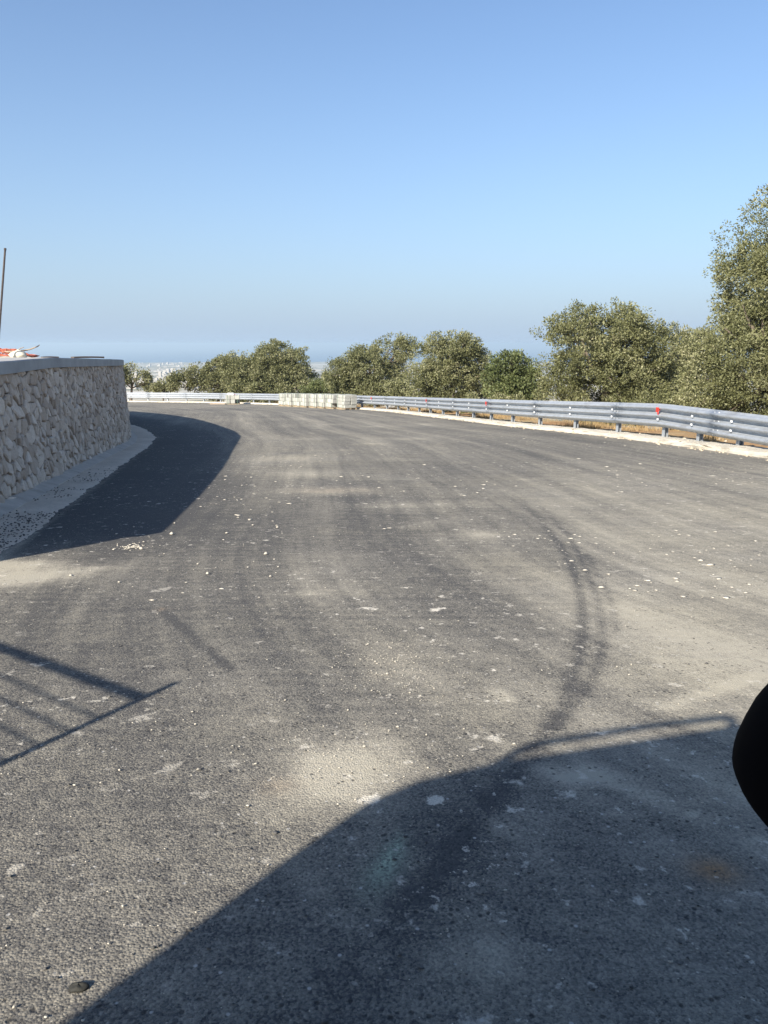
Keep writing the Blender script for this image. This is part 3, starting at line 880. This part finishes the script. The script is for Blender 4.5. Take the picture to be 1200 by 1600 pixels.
plank('plank', (-5.62, 13.9, terr_z(-5.62, 13.9) + .045), (-5.22, 14.3, terr_z(-5.22, 14.3) + .05), .14, .03, M_DARKWOOD, 'dark reddish plank lying flat on the wall coping', 'plank')
mb = MB()
pz = terr_z(-5.12, 10)
mb.tube([(-5.058, 10.0, .75), (-5.0, 10.0, 1.067), (-4.93, 10, 1.445), (-4.843, 10, 1.915), (-4.771, 10, 2.306)], [.014, .0135, .013, .013, .012], 8)
mb.tube([(-4.7715, 10, 2.30), (-4.768, 10, 2.325)], [.017, .015], 8)
tag(mb.build('steel_stake', M_RUST), 'thin leaning rusty steel stake standing behind the wall', 'stake')

# ------------------------------------------------------------------ pallets of stone blocks
M_BLOCK = simple('pale_stone_block', (0.35, 0.35, 0.315), 0.9, var=0.12, scale=3, per_obj=0.14, bump=.3, bscale=20, bdist=.01)
M_PALLET = simple('pallet_wood', (0.30, 0.23, 0.15), 0.85, var=0.25, scale=8)
M_STRAP = simple('green_strap', (0.12, 0.2, 0.14), 0.5, var=0.1)
blk = {}
def block_mesh(w, d, h):
    k = (w, d, h)
    if k not in blk:
        b = MB().box((0, 0, 0), k)
        me = mesh('block', b.V, b.F); bevel_mesh(me, .018, 1); me.materials.append(M_BLOCK); blk[k] = me
    return blk[k]
def pallet_stack(loc, rz, rows, missing, label, extra=0):
    root = empty('block_pallet', loc, rz)
    tag(root, label, 'pallet', 'pallets of stone blocks set down along the kerb')
    pb = MB()
    for y in (-.44, 0, .44): pb.box((0, y, .05), (1.16, .10, .098))
    for x in (-.5, -.25, 0, .25, .5): pb.box((x, 0, .11), (.11, 1.0, .022))
    pb.build('pallet', M_PALLET, root)
    bw, bd, bh = .37, .46, (.92 / rows) - .008
    for r in range(rows):
        for i in range(3):
            for j in range(2):
                if (r, i, j) in missing: continue
                o = link('block', block_mesh(bw, bd, round(bh, 3)), None, root)
                o.location = ((i - 1) * .385 + random.uniform(-.02, .02), (j - .5) * .48 + random.uniform(-.03, .03), .125 + bh / 2 + r * (bh + .006))
                o.rotation_euler = (0, 0, random.uniform(-.02, .02))
    root.scale = (.96, .96, .92)
    for x in (-.385, .385):
        H = .128 + rows * (bh + .006)
        sb = MB()
        sb.box((x, -.492, H / 2), (.03, .006, H)).box((x, .492, H / 2), (.03, .006, H)).box((x, 0, H + .004), (.03, .99, .006))
        sb.build('strap', M_STRAP, root)
    return root
A = np.array([-7.55, 58.6]); B = np.array([-2.05, 48.9])
rzp = math.atan2(B[1] - A[1], B[0] - A[0])
labs = ['pallet of pale stone blocks furthest from the drum end, farthest along the kerb']
names = ['first', 'second', 'third', 'fourth', 'fifth', 'sixth', 'seventh', 'eighth']
fr = [0.02, .135, .27, .385, .53, .655, .78, .93]
for i, f_ in enumerate(fr):
    p = A + (B - A) * f_
    miss = {1: {(2, 1, 0)}, 2: {(2, 2, 0), (2, 1, 0)}, 6: {(0, 2, 0)}, 7: set()}.get(i, set())
    if i == 2: lab = 'strapped pallet of pale stone blocks with a gap in its top row'
    elif i == 6: lab = 'strapped pallet of pale stone blocks with a block missing from the bottom row'
    elif i == 1: lab = 'strapped pallet of pale blocks lacking the middle block of its top row'
    elif i == 7: lab = 'strapped pallet of four thin layers of pale blocks ending the row'
    elif i == 0: lab = 'strapped pallet of pale stone blocks at the far end of the row'
    else: lab = 'complete strapped pallet of three layers of pale blocks within the row'
    pallet_stack((p[0], p[1], float(gz(p[1])) + .003), rzp + random.uniform(-.05, .05), 4 if i == 7 else 3, miss, lab)
px, py = -12.75, 64.2
r_ = pallet_stack((px, py, float(gz(py)) + .003), 0.15, 2, {(0, 2, 0)}, 'lone squat pallet of pale blocks standing apart by the bend')
r_.scale = (1, 1, .74)
b = MB().box((0, 0, .09), (.52, .4, .18)); me = mesh('stone_slab', b.V, b.F); bevel_mesh(me, .03, 2)
o = link('white_sack', me, simple('white_plastic', (0.72, 0.72, 0.70), 0.5, var=.08)); o.location = (px - .12, py - .1, float(gz(py)) + .003 + .74 * (.128 + 2 * .458) + .0); tag(o, 'white plastic bag lying on top of the lone block pallet', 'bag')
plank('plank', (px - 1.75, py - .7, float(gz(py - .7)) + .05), (px - .5, py - .75, float(gz(py - .75)) + .05), .25, .09, M_WOOD, 'pale timber plank lying on the road beside the lone pallet', 'plank')

# ------------------------------------------------------------------ trees
def m_leaf(name, a, b, c):
    t = NT(name)
    v = t.attr('tone').outputs['Fac']
    col = t.mix(t.rng(v, 0, .6), a, b)
    col = t.mix(t.rng(v, .6, 1.0), col, c)
    p = t.bsdf(col, 0.55, spec=0.35)
    tr = t.n.new('ShaderNodeBsdfTranslucent'); t.put(tr.inputs[0], col)
    mx = t.n.new('ShaderNodeMixShader'); mx.inputs[0].default_value = 0.22
    t.t.links.new(p, mx.inputs[1]); t.t.links.new(tr.outputs[0], mx.inputs[2])
    return t.done(mx.outputs[0])
M_OLIVE = m_leaf('olive_leaf', (0.085, 0.092, 0.036), (0.20, 0.205, 0.095), (0.36, 0.345, 0.21))
M_GREEN = m_leaf('green_leaf', (0.06, 0.078, 0.028), (0.13, 0.155, 0.058), (0.23, 0.24, 0.11))
M_DRYLEAF = m_leaf('dry_leaf', (0.10, 0.075, 0.035), (0.17, 0.13, 0.065), (0.24, 0.20, 0.11))
M_BARK = simple('bark', (0.13, 0.105, 0.08), 0.95, var=.35, scale=14, bump=.8, bscale=25, bdist=.03)

def tree(name, Yd, lobes, leaf_mat, label, cat='tree', leaf=.1, dens=1.0, depth=1.0, group=None, seed=0):
    g = np.random.default_rng(100 + seed)
    L = np.array([(x, Yd + g.uniform(-.5, .5) * r * depth, z, r) for x, z, r in lobes])
    L[:, 3] *= 1.06
    cx, cy = np.average(L[:, 0], weights=L[:, 3]), np.average(L[:, 1], weights=L[:, 3])
    gzb = float(ground_z(np.array([cx]), np.array([cy]))[0])
    root = empty(name, (cx, cy, gzb)); tag(root, label, cat, group)
    # clumps on the shells of the lobes
    area = L[:, 3] ** 2
    ncl = int(dens * 95 * area.sum() / (leaf * 10) ** 1.0 / 1.0)
    ncl = max(60, ncl)
    w = g.choice(len(L), ncl, p=area / area.sum())
    dr = g.normal(size=(ncl, 3)); dr /= np.linalg.norm(dr, axis=1)[:, None]
    rad = g.uniform(.25, 1.02, ncl) ** .55
    c = L[w, :3] + dr * (L[w, 3] * rad)[:, None] * np.array([1, 1, .95])
    # knobbly outline
    nz = vnoise(c[:, 0] * 1.0 + c[:, 2] * .7, c[:, 1] + c[:, 2], .9, 30 + seed)
    c += dr * ((nz - .5) * .55 * np.minimum(L[w, 3], 1.6))[:, None]
    hole = vnoise(c[:, 0] + .41 * c[:, 2], c[:, 1] * .7 - .9 * c[:, 2], 1.25 / max(1.0, leaf * 7), 60 + seed, 2)
    kk = hole > (.28 if Yd < 50 and cat == 'tree' else .30)
    c, dr, w = c[kk], dr[kk], w[kk]; ncl = len(c)
    cr = g.uniform(.16, .34, ncl) * (leaf / .1) ** .7
    leaf = leaf * .82
    nl = (g.uniform(46, 78, ncl)).astype(int)
    k = np.repeat(np.arange(ncl), nl); n = len(k)
    q = g.normal(size=(n, 3)); q /= np.linalg.norm(q, axis=1)[:, None]
    P = c[k] + q * (cr[k] * g.uniform(.25, 1.0, n) ** .6)[:, None] * np.array([1, 1, .8])
    ok = P[:, 2] > gzb + .15 + 0 * P[:, 2]
    P = P[ok]; k = k[ok]; q = q[ok]; n = len(P)
    # leaf axis: outwards and drooping
    ax = dr[k] * .5 + q * .8 + g.normal(size=(n, 3)) * .5 + np.array([0, 0, .15]); ax /= np.linalg.norm(ax, axis=1)[:, None]
    sd = np.cross(ax, g.normal(size=(n, 3))); sd /= np.linalg.norm(sd, axis=1)[:, None] + 1e-9
    ln = leaf * g.uniform(.6, 1.25, n)[:, None]; wd_ = ln * g.uniform(.38, .60, n)[:, None]
    V = np.stack([P - ax * ln * .5, P + sd * wd_ * .5, P + ax * ln * .5, P - sd * wd_ * .5], 1).reshape(-1, 3)
    V -= np.array([cx, cy, gzb])
    F = np.arange(n * 4).reshape(n, 4)
    me = fast_mesh('crown', V, F)
    tone = np.clip(.45 + .28 * g.normal(size=n) * .7 + (vnoise(c[k, 0], c[k, 2], 1.3, 40 + seed) - .5) * .7, 0, 1)
    tone_attr(me, np.repeat(tone, 4))
    link('crown', me, leaf_mat, root)
    # trunk and limbs
    tb = MB(); R = max(.07, .07 * L[:, 3].max() ** 1.0 + .05)
    top = np.array([cx, cy, max(gzb + .5, np.average(L[:, 2], weights=L[:, 3]) - .3 * L[:, 3].max())])
    base = np.array([cx + g.uniform(-.2, .2), cy, gzb - .2])
    mid = (base + top) / 2 + np.array([g.uniform(-.2, .2), g.uniform(-.2, .2), 0])
    O = Vector((cx, cy, gzb))
    tb.tube([Vector(p) - O for p in (base, base * .8 + mid * .2, mid, top)], [R * 1.5, R * 1.1, R * .9, R * .7], 9)
    for x, y, z, r in L:
        e = np.array([x, y, z + .35 * r]); st = mid * .35 + top * .65; m_ = (st + e) / 2 + g.uniform(-.2, .2, 3) * r
        tb.tube([Vector(p) - O for p in (st, m_, e)], [R * .55, R * .38, R * .12], 7)
        for _ in range(4):
            dd = g.normal(size=3); dd /= np.linalg.norm(dd)
            e2 = np.array([x, y, z]) + dd * r * .85
            tb.tube([Vector(p) - O for p in (m_, (m_ + e2) / 2 + g.uniform(-.1, .1, 3) * r, e2)], [R * .26, R * .17, R * .05], 5)
    tb.build('trunk', M_BARK, root, True)
    return root
GRP = 'olive trees beyond the guardrail'
tree('olive_tree', 22, [(12.95, 3.2, 3.0), (10.15, .75, 1.35), (11.25, 2.6, 1.65), (12.1, 4.8, 1.4), (11.08, -.35, 1.65), (13.34, .74, 3.0), (9.6, -.2, 1.05), (10.75, 3.35, .6), (10.6, -1.2, 1.3), (10.2, 1.6, .7)],
     M_OLIVE, 'tallest olive tree, its crown towering over the near end of the guardrail', leaf=.095, dens=1.15, group=GRP, seed=1)
tree('olive_tree', 31, [(7.7, .95, 1.54), (9.22, 1.32, 1.49), (10.54, .82, 1.29), (8.56, -.44, 1.82), (10.65, -.7, 1.43), (7.26, -.44, 1.04), (9.82, 1.9, .82), (7.78, 1.9, .77)],
     M_OLIVE, 'broad rounded olive tree with two domed tops, left of the tallest tree', leaf=.12, dens=1.25, group=GRP, seed=2)
tree('olive_tree', 36, [(13.75, .48, 1.35), (14.31, -.7, 1.66), (14.59, 1.21, .95), (13.2, -1.2, 1.3)],
     M_OLIVE, 'pale olive tree half hidden between the tallest and the two-domed tree', leaf=.13, dens=1.2, group=GRP, seed=3)
tree('carob_tree', 40, [(6.67, -.32, 1.07), (6.36, -1.07, 1.17), (7.3, -.97, .87), (6.48, .34, .53), (7.5, -.3, .5)],
     M_GREEN, 'small fresh green tree with upright twigs between the paler olives', leaf=.17, dens=1.1, seed=4)
tree('olive_tree', 43, [(3.21, .35, 1.29), (4.64, .28, 1.36), (2.15, -.71, 1.01), (3.6, -1.06, 1.62), (5.4, -1.06, .9), (4.45, 1.05, .64), (3.02, 1.05, .57)],
     M_OLIVE, 'olive tree with twin knobbly tops beside the small fresh green tree', leaf=.15, dens=1.2, group=GRP, seed=5)
tree('olive_tree', 56.5, [(0.47, 0.23, 1.59), (-1.18, -0.73, 1.69), (-3.06, -1.19, 1.32), (0.0, -1.76, 1.9), (-2.6, -1.85, 1.42), (1.4, 0.79, 1.02), (-1.87, 0.18, 0.75)],
     M_OLIVE, 'lopsided olive tree sloping down towards the shrubs behind the block pallets', leaf=.165, dens=1.2, group=GRP, seed=6)
tree('olive_tree', 74, [(-10.69, -0.64, 2.15), (-8.56, -1.23, 2.03), (-12.99, -1.54, 1.75), (-7.37, -2.26, 1.41), (-11.06, -2.75, 2.49), (-14.24, -2.15, 1.13)],
     M_OLIVE, 'large domed olive tree standing behind the lone pallet', leaf=.22, dens=1.25, group=GRP, seed=7)
tree('olive_tree', 80, [(-17.2, -1.58, 1.5), (-19.6, -2.35, 1.35), (-21.6, -2.67, .95), (-17.3, -2.99, 1.7), (-15.9, -1.13, 1.25), (-14.6, -1.7, 1.4)],
     M_OLIVE, 'low far olive tree tapering down towards the view of the plain', leaf=.26, dens=1.2, group=GRP, seed=8)
tree('olive_tree', 86, [(-27.52, -2.71, 1.25), (-28.5, -2.35, 1.15), (-26.63, -3.42, .85), (-30, -2.3, 1.4)],
     M_OLIVE, 'small dull olive tree peeping out past the end of the stone wall', leaf=.26, dens=1.1, seed=9)
tree('shrub', 61, [(-5.26, -2.35, 0.72), (-4.08, -1.99, 0.85), (-2.81, -2.09, 0.76), (-5.99, -2.72, 0.65)],
     M_GREEN, 'low bushy shrub right behind the guardrail by the block pallets', 'shrub', leaf=.17, dens=1.5, seed=10)
tree('shrub', 84, [(-24.2, -3.5, .6), (-23.3, -3.25, .5), (-25, -3.7, .5)],
     M_OLIVE, 'tiny olive shrub in front of the pale far plain', 'shrub', leaf=.24, dens=1.6, seed=11)
tree('shrub', 26.5, [(8.6, -1.3, .6), (9.5, -1.2, .7), (10.3, -1.25, .6), (7.6, -1.6, .5)],
     M_OLIVE, 'scrubby undergrowth at the foot of the two-domed olive tree', 'shrub', leaf=.1, dens=1.6, seed=12)
tree('shrub', 37, [(4.2, -2.0, .7), (5.4, -1.9, .75), (6.4, -2.0, .6), (3.1, -2.2, .6)],
     M_OLIVE, 'olive green undergrowth below the twin-topped tree', 'shrub', leaf=.14, dens=1.6, seed=13)

for i, (yy_, lob, lab) in enumerate([
    (50, [(1.0, -2.1, .9), (2.2, -1.9, 1.0), (3.4, -2.0, .9)], 'low scrub in the gap between the twin-topped and the lopsided olive'),
    (46, [(6.2, -1.8, .9), (7.6, -1.6, 1.0), (8.8, -1.7, .9), (5.2, -2.1, .7)], 'dense scrub filling the ground behind the small fresh green tree'),
    (55, [(-1.6, -2.5, .8), (-.5, -2.4, .9), (.8, -2.4, .9)], 'low scrub under the lopsided olive tree'),
    (72, [(-13.5, -3.4, 1.1), (-11.5, -3.4, 1.2), (-9.5, -3.4, 1.1), (-7.5, -3.2, 1.1), (-5.6, -3.0, 1.0)], 'band of scrub below the large domed olive tree'),
    (34, [(11.5, -1.2, 1.0), (12.8, -1.1, 1.1), (10.4, -1.5, .8)], 'scrub in the hollow between the two-domed and the tallest olive')]):
    tree('shrub', yy_, lob, M_OLIVE, lab, 'shrub', leaf=.0036 * yy_ + .01, dens=1.3, seed=20 + i)

# dry grass on the bank
def grass(n, seed):
    g = np.random.default_rng(seed)
    s = g.uniform(4, 62, n); o = np.abs(g.normal(0, 1.3, n)) + .55
    x = np.interp(s, dl, KP[:, 0]); y = np.interp(s, dl, KP[:, 1])
    nx_ = np.interp(s, dl, KN[:, 0]); ny_ = np.interp(s, dl, KN[:, 1])
    x = x + nx_ * o; y = y + ny_ * o
    keep = vnoise(x, y, .5, 33) > .56
    x, y = x[keep], y[keep]; n = len(x)
    z = ground_z(x, y)
    h = g.uniform(.06, .26, n) * (0.5 + vnoise(x, y, .4, 34)); a = g.uniform(0, 6.28, n); lean = g.uniform(.1, .7, n) * h
    wv = g.uniform(.004, .010, n)
    la = g.uniform(0, 6.28, n)
    B1 = np.stack([x + np.cos(a) * wv, y + np.sin(a) * wv, z - .02], -1); B2 = np.stack([x - np.cos(a) * wv, y - np.sin(a) * wv, z - .02], -1)
    T = np.stack([x + np.cos(la) * lean, y + np.sin(la) * lean, z + h], -1)
    V = np.stack([B1, B2, T], 1).reshape(-1, 3)
    return fast_mesh('dry_grass', V, np.arange(3 * n).reshape(n, 3))
M_GRASS = simple('dry_grass', (0.30, 0.21, 0.10), 0.85, var=.3, scale=2)
tag(link('dry_grass', grass(42000, 5), M_GRASS), 'dry straw coloured grass on the soil bank behind the guardrail', kind='stuff')

# ------------------------------------------------------------------ far white houses on the plain
M_WHITE = simple('whitewash', (0.42, 0.385, 0.335), 0.9, var=.06, scale=.2)
def house_mesh(w, d, h, w2):
    b = MB().box((0, 0, h / 2 - 2), (w, d, h + 4)).box((w * .18, 0, h + h * .28), (w2, d * .7, h * .6 - .01)).box((0, -d / 2 - .4, h - .3), (w * .4, .8, .3))
    for x in (-.3, .0, .3): b.box((x * w, -d / 2 - .05, h * .45), (1.3, .12, 1.6))
    return mesh('house', b.V, b.F)
hm = [house_mesh(11, 9, 4.2, 5), house_mesh(16, 11, 6.5, 8), house_mesh(22, 10, 4.5, 9), house_mesh(9, 9, 7, 5)]
for m_ in hm: m_.materials.append(M_WHITE)
g = np.random.default_rng(4)
cnt = 0
HX, HY = [], []
while cnt < 170:
    D_ = g.choice([g.uniform(1500, 2400), g.uniform(2200, 3400), g.uniform(3600, 5600)], p=[.45, .3, .25])
    a = g.uniform(-.385, -.2); x = a * D_
    if vnoise(np.array([x]), np.array([D_]), .006, 50)[0] < .42: continue
    HX.append(x); HY.append(D_); cnt += 1
HZ = ground_z(np.array(HX), np.array(HY))
for i in range(cnt):
    o = link('house', hm[i % 4]); o.location = (HX[i], HY[i], HZ[i]); o.rotation_euler = (0, 0, g.uniform(-.5, .5))
    sc_ = g.uniform(.9, 1.5); o.scale = (sc_, sc_, sc_)
    tag(o, 'tiny white flat-roofed house far out on the coastal plain', 'house', 'white houses on the coastal plain')

# ------------------------------------------------------------------ fence panel beside the road (its shadow reaches the asphalt)
M_FENCE = simple('fence_steel', (0.16, 0.16, 0.17), 0.6, 0.4, var=.15)
fr_ = empty('mesh_fence_panel', (-1.86, .94, float(gz(.94)))); tag(fr_, 'leaning steel mesh fence panel whose barred shadow falls across the asphalt', 'fence')
FO = Vector(fr_.location)
u = Vector((-.84, .545, 0)).normalized()
base = Vector((-1.86, .94, -.06)); tip = Vector((-2.19, .895, 1.18)); junc = Vector((-2.175, .897, 1.085))
lean = (tip - base)
MB().tube([base - FO, tip - FO], .016, 8).build('post', M_FENCE, fr_)
MB().tube([base + u * 1.7 - FO, junc + u * 1.75 - FO], .016, 8).build('post', M_FENCE, fr_)
MB().tube([junc - FO, junc + u * 1.75 + Vector((0, 0, -.03)) - FO], .02, 8).build('top_rail', M_FENCE, fr_)
for k in range(1, 15):
    q = base + lean * (0.86 * k / 15.0 + .02)
    MB().tube([q - FO, q + u * 1.72 - FO], .0055, 5).build('wire', M_FENCE, fr_)

# ------------------------------------------------------------------ the parked vehicle the picture was taken beside
M_PAINT = simple('car_paint', (0.03, 0.035, 0.045), 0.3, 0.2, var=.05)
M_BLACK = simple('black_plastic', (0.003, 0.003, 0.004), 0.8, var=.1, scale=40, spec=.03)
M_GLASSD = simple('dark_glass', (0.01, 0.013, 0.014), 0.06, var=.05)
M_TYRE = simple('tyre_rubber', (0.02, 0.02, 0.02), 0.9, var=.1)
M_RIM = simple('alloy_rim', (0.5, 0.5, 0.52), 0.35, 0.8, var=.05)
M_LAMP = simple('lamp_red', (0.35, 0.02, 0.02), 0.2, var=.05)
M_MIRR = simple('mirror_glass', (0.03, 0.035, 0.04), 0.03, 0.0, var=.05)
HEAD = math.atan2(.25, .968)
car = empty('parked_car', (0, -.05, 0), HEAD)
tag(car, 'dark parked car with roof rails, only its black wing mirror and shadow in view', 'car')
# local: x forward, y left (towards the road ahead), left side plane y = 0
gl = -0.03
def loft(prof_outer, y0, y1, inset=.05, r=.06):
    """side profile polygon extruded across the car with softened edges"""
    n = len(prof_outer); V = []
    cx = sum(p[0] for p in prof_outer) / n; cz = sum(p[1] for p in prof_outer) / n
    for y, k in ((y0, 1), (y0 + r, 0), (y1 - r, 0), (y1, 1)):
        for x, z in prof_outer:
            f = .045 * k
            V.append((x + (cx - x) * f * .6, y, z + (cz - z) * f))
    F = [(a * n + i, a * n + (i + 1) % n, (a + 1) * n + (i + 1) % n, (a + 1) * n + i) for a in range(3) for i in range(n)]
    F += [tuple(reversed(range(n))), tuple(range(3 * n, 4 * n))]
    return V, F
body = [(-1.90, .35), (-1.90, 1.0), (-1.87, 1.03), (1.25, 1.00), (2.05, .86), (2.2, .62), (2.2, .32), (1.9, .22), (-1.7, .22)]
roofp = [(-1.88, 1.03), (-1.885, 1.45), (-1.87, 1.62), (-1.78, 1.69), (-1.55, 1.725), (-.6, 1.745), (.35, 1.70), (.55, 1.64), (1.2, 1.03)]
V, F = loft(body, -1.74, 0.0); o = link('body', mesh('body', V, F), M_PAINT, car)
V, F = loft(roofp, -1.70, -.012, r=.05); o = link('cabin', mesh('cabin', V, F), M_PAINT, car)
def side_glass(x0, x1, z0, z1, slant, y):
    V = [(x0, y, z0), (x1, y, z0), (x1 - slant, y, z1), (x0 + .03, y, z1)]
    V += [(a, b + (.012 if y > -.8 else -.012), c) for a, b, c in V]
    return mesh('side_window', V, [(0, 1, 2, 3), (7, 6, 5, 4), (0, 4, 5, 1), (1, 5, 6, 2), (2, 6, 7, 3), (3, 7, 4, 0)])
for y in (-.022, -1.69):
    for a in ((-1.7, -.95, 1.1, 1.58, .05), (-.88, -.05, 1.1, 1.58, .03), (.03, .92, 1.1, 1.56, .42)):
        link('side_window', side_glass(*a, y), M_GLASSD, car)
def rail(y):
    pts = [(-1.60, y, 1.70), (-1.555, y, 1.79), (-1.50, y, 1.815), (-1.1, y, 1.83), (-.80, y, 1.82), (-.755, y, 1.80), (-.72, y, 1.72)]
    return MB().tube(pts, .016, 8).build('roof_rail', M_BLACK, car, True)
rail(-.05); rail(-1.66)
for x in (-1.25, 1.35):
    for y in (-.10, -1.64):
        wh = empty('wheel_hub'); bpy.data.objects.remove(wh)
        tv = MB(); n = 28
        prof_ = [(.20, -.09), (.30, -.10), (.325, -.07), (.33, 0), (.325, .07), (.30, .10), (.20, .09)]
        V = [(x + r * math.cos(2 * math.pi * k / n), y + w_, .31 + gl + r * math.sin(2 * math.pi * k / n)) for k in range(n) for r, w_ in prof_]
        m = len(prof_)
        F = [(k * m + j, k * m + (j + 1) % m, ((k + 1) % n) * m + (j + 1) % m, ((k + 1) % n) * m + j) for k in range(n) for j in range(m)]
        ty = link('wheel', mesh('tyre', V, F, True), M_TYRE, car)
        rm = MB().tube([(x, y - .06, .31 + gl), (x, y + .06, .31 + gl)], .06, 12)
        for k in range(5):
            a = 2 * math.pi * k / 5
            rm.tube([(x, y, .31 + gl), (x + .21 * math.cos(a), y, .31 + gl + .21 * math.sin(a))], .025, 6)
        rm.build('rim', M_RIM, ty)
for y in (-.14, -1.60):
    link('tail_lamp', bevel_mesh(mesh('tail_lamp', *(lambda q: (q.V, q.F))(MB().box((-1.90, y, 1.1), (.05, .12, .34)))), .01, 1), M_LAMP, car)
    link('headlamp', bevel_mesh(mesh('headlamp', *(lambda q: (q.V, q.F))(MB().box((2.12, y - .02 if y > -1 else y, .74), (.10, .22, .14)))), .02, 2), M_RIM, car)
for x in (-.80, .15):
    link('door_handle', bevel_mesh(mesh('door_handle', *(lambda q: (q.V, q.F))(MB().box((x, .015, .93), (.16, .03, .028)))), .008, 1), M_BLACK, car)
# wing mirrors: a rounded shell reaching out from the door
def mirror(sgn, yb):
    ns, nr = 64, 20
    V = []; cz, hz = .985, .054
    cy, hy = yb + sgn * .191, .13
    cx_, hx = .285, .05
    for i in range(nr + 1):
        ph = -math.pi / 2 + math.pi * i / nr
        for k in range(ns):
            th = 2 * math.pi * k / ns
            e = .62
            sp_ = lambda v, q: math.copysign(abs(v) ** q, v)
            ry = sp_(math.cos(th), e) * sp_(math.cos(ph), .55); rz_ = sp_(math.sin(th), e) * sp_(math.cos(ph), .55)
            z = rz_ * hz * (1 - .10 * sgn * ry * sgn)
            V.append((cx_ + hx * math.sin(ph) - .012 * ry, cy + ry * hy + (.02 * rz_ * -1 * sgn), cz + z))
    F = [(i * ns + k, i * ns + (k + 1) % ns, (i + 1) * ns + (k + 1) % ns, (i + 1) * ns + k) for i in range(nr) for k in range(ns)]
    F += [tuple(reversed(range(ns))), tuple(range(nr * ns, (nr + 1) * ns))]
    mo = link('wing_mirror', mesh('wing_mirror', V, F, True), M_BLACK, car)
    MB().tube([(.36, yb - sgn * .01, .91), (.33, cy - sgn * .06, .92)], [.035, .028], 10).build('mirror_arm', M_BLACK, mo)
    MB().box((cx_ - hx - .001, cy - sgn * .01, cz), (.004, hy * 1.1, hz * 1.05)).build('mirror_glass', M_MIRR, mo)
mirror(1, 0.0); mirror(-1, -1.74)

# ------------------------------------------------------------------ haze over the plain and the sea
t = NT('haze_air')
pv = t.n.new('ShaderNodeVolumePrincipled')
pv.inputs['Color'].default_value = (0.68, 0.86, 1.0, 1)
pv.inputs['Density'].default_value = 1.8e-4
pv.inputs['Anisotropy'].default_value = 0.15
t.t.links.new(pv.outputs[0], t.out.inputs['Volume'])
b = MB().box((0, 0, -67), (130000, 130000, 160))
tag(link('haze', mesh('haze', b.V, b.F), t.m), 'pale blue haze over the coastal plain and the sea', kind='stuff')
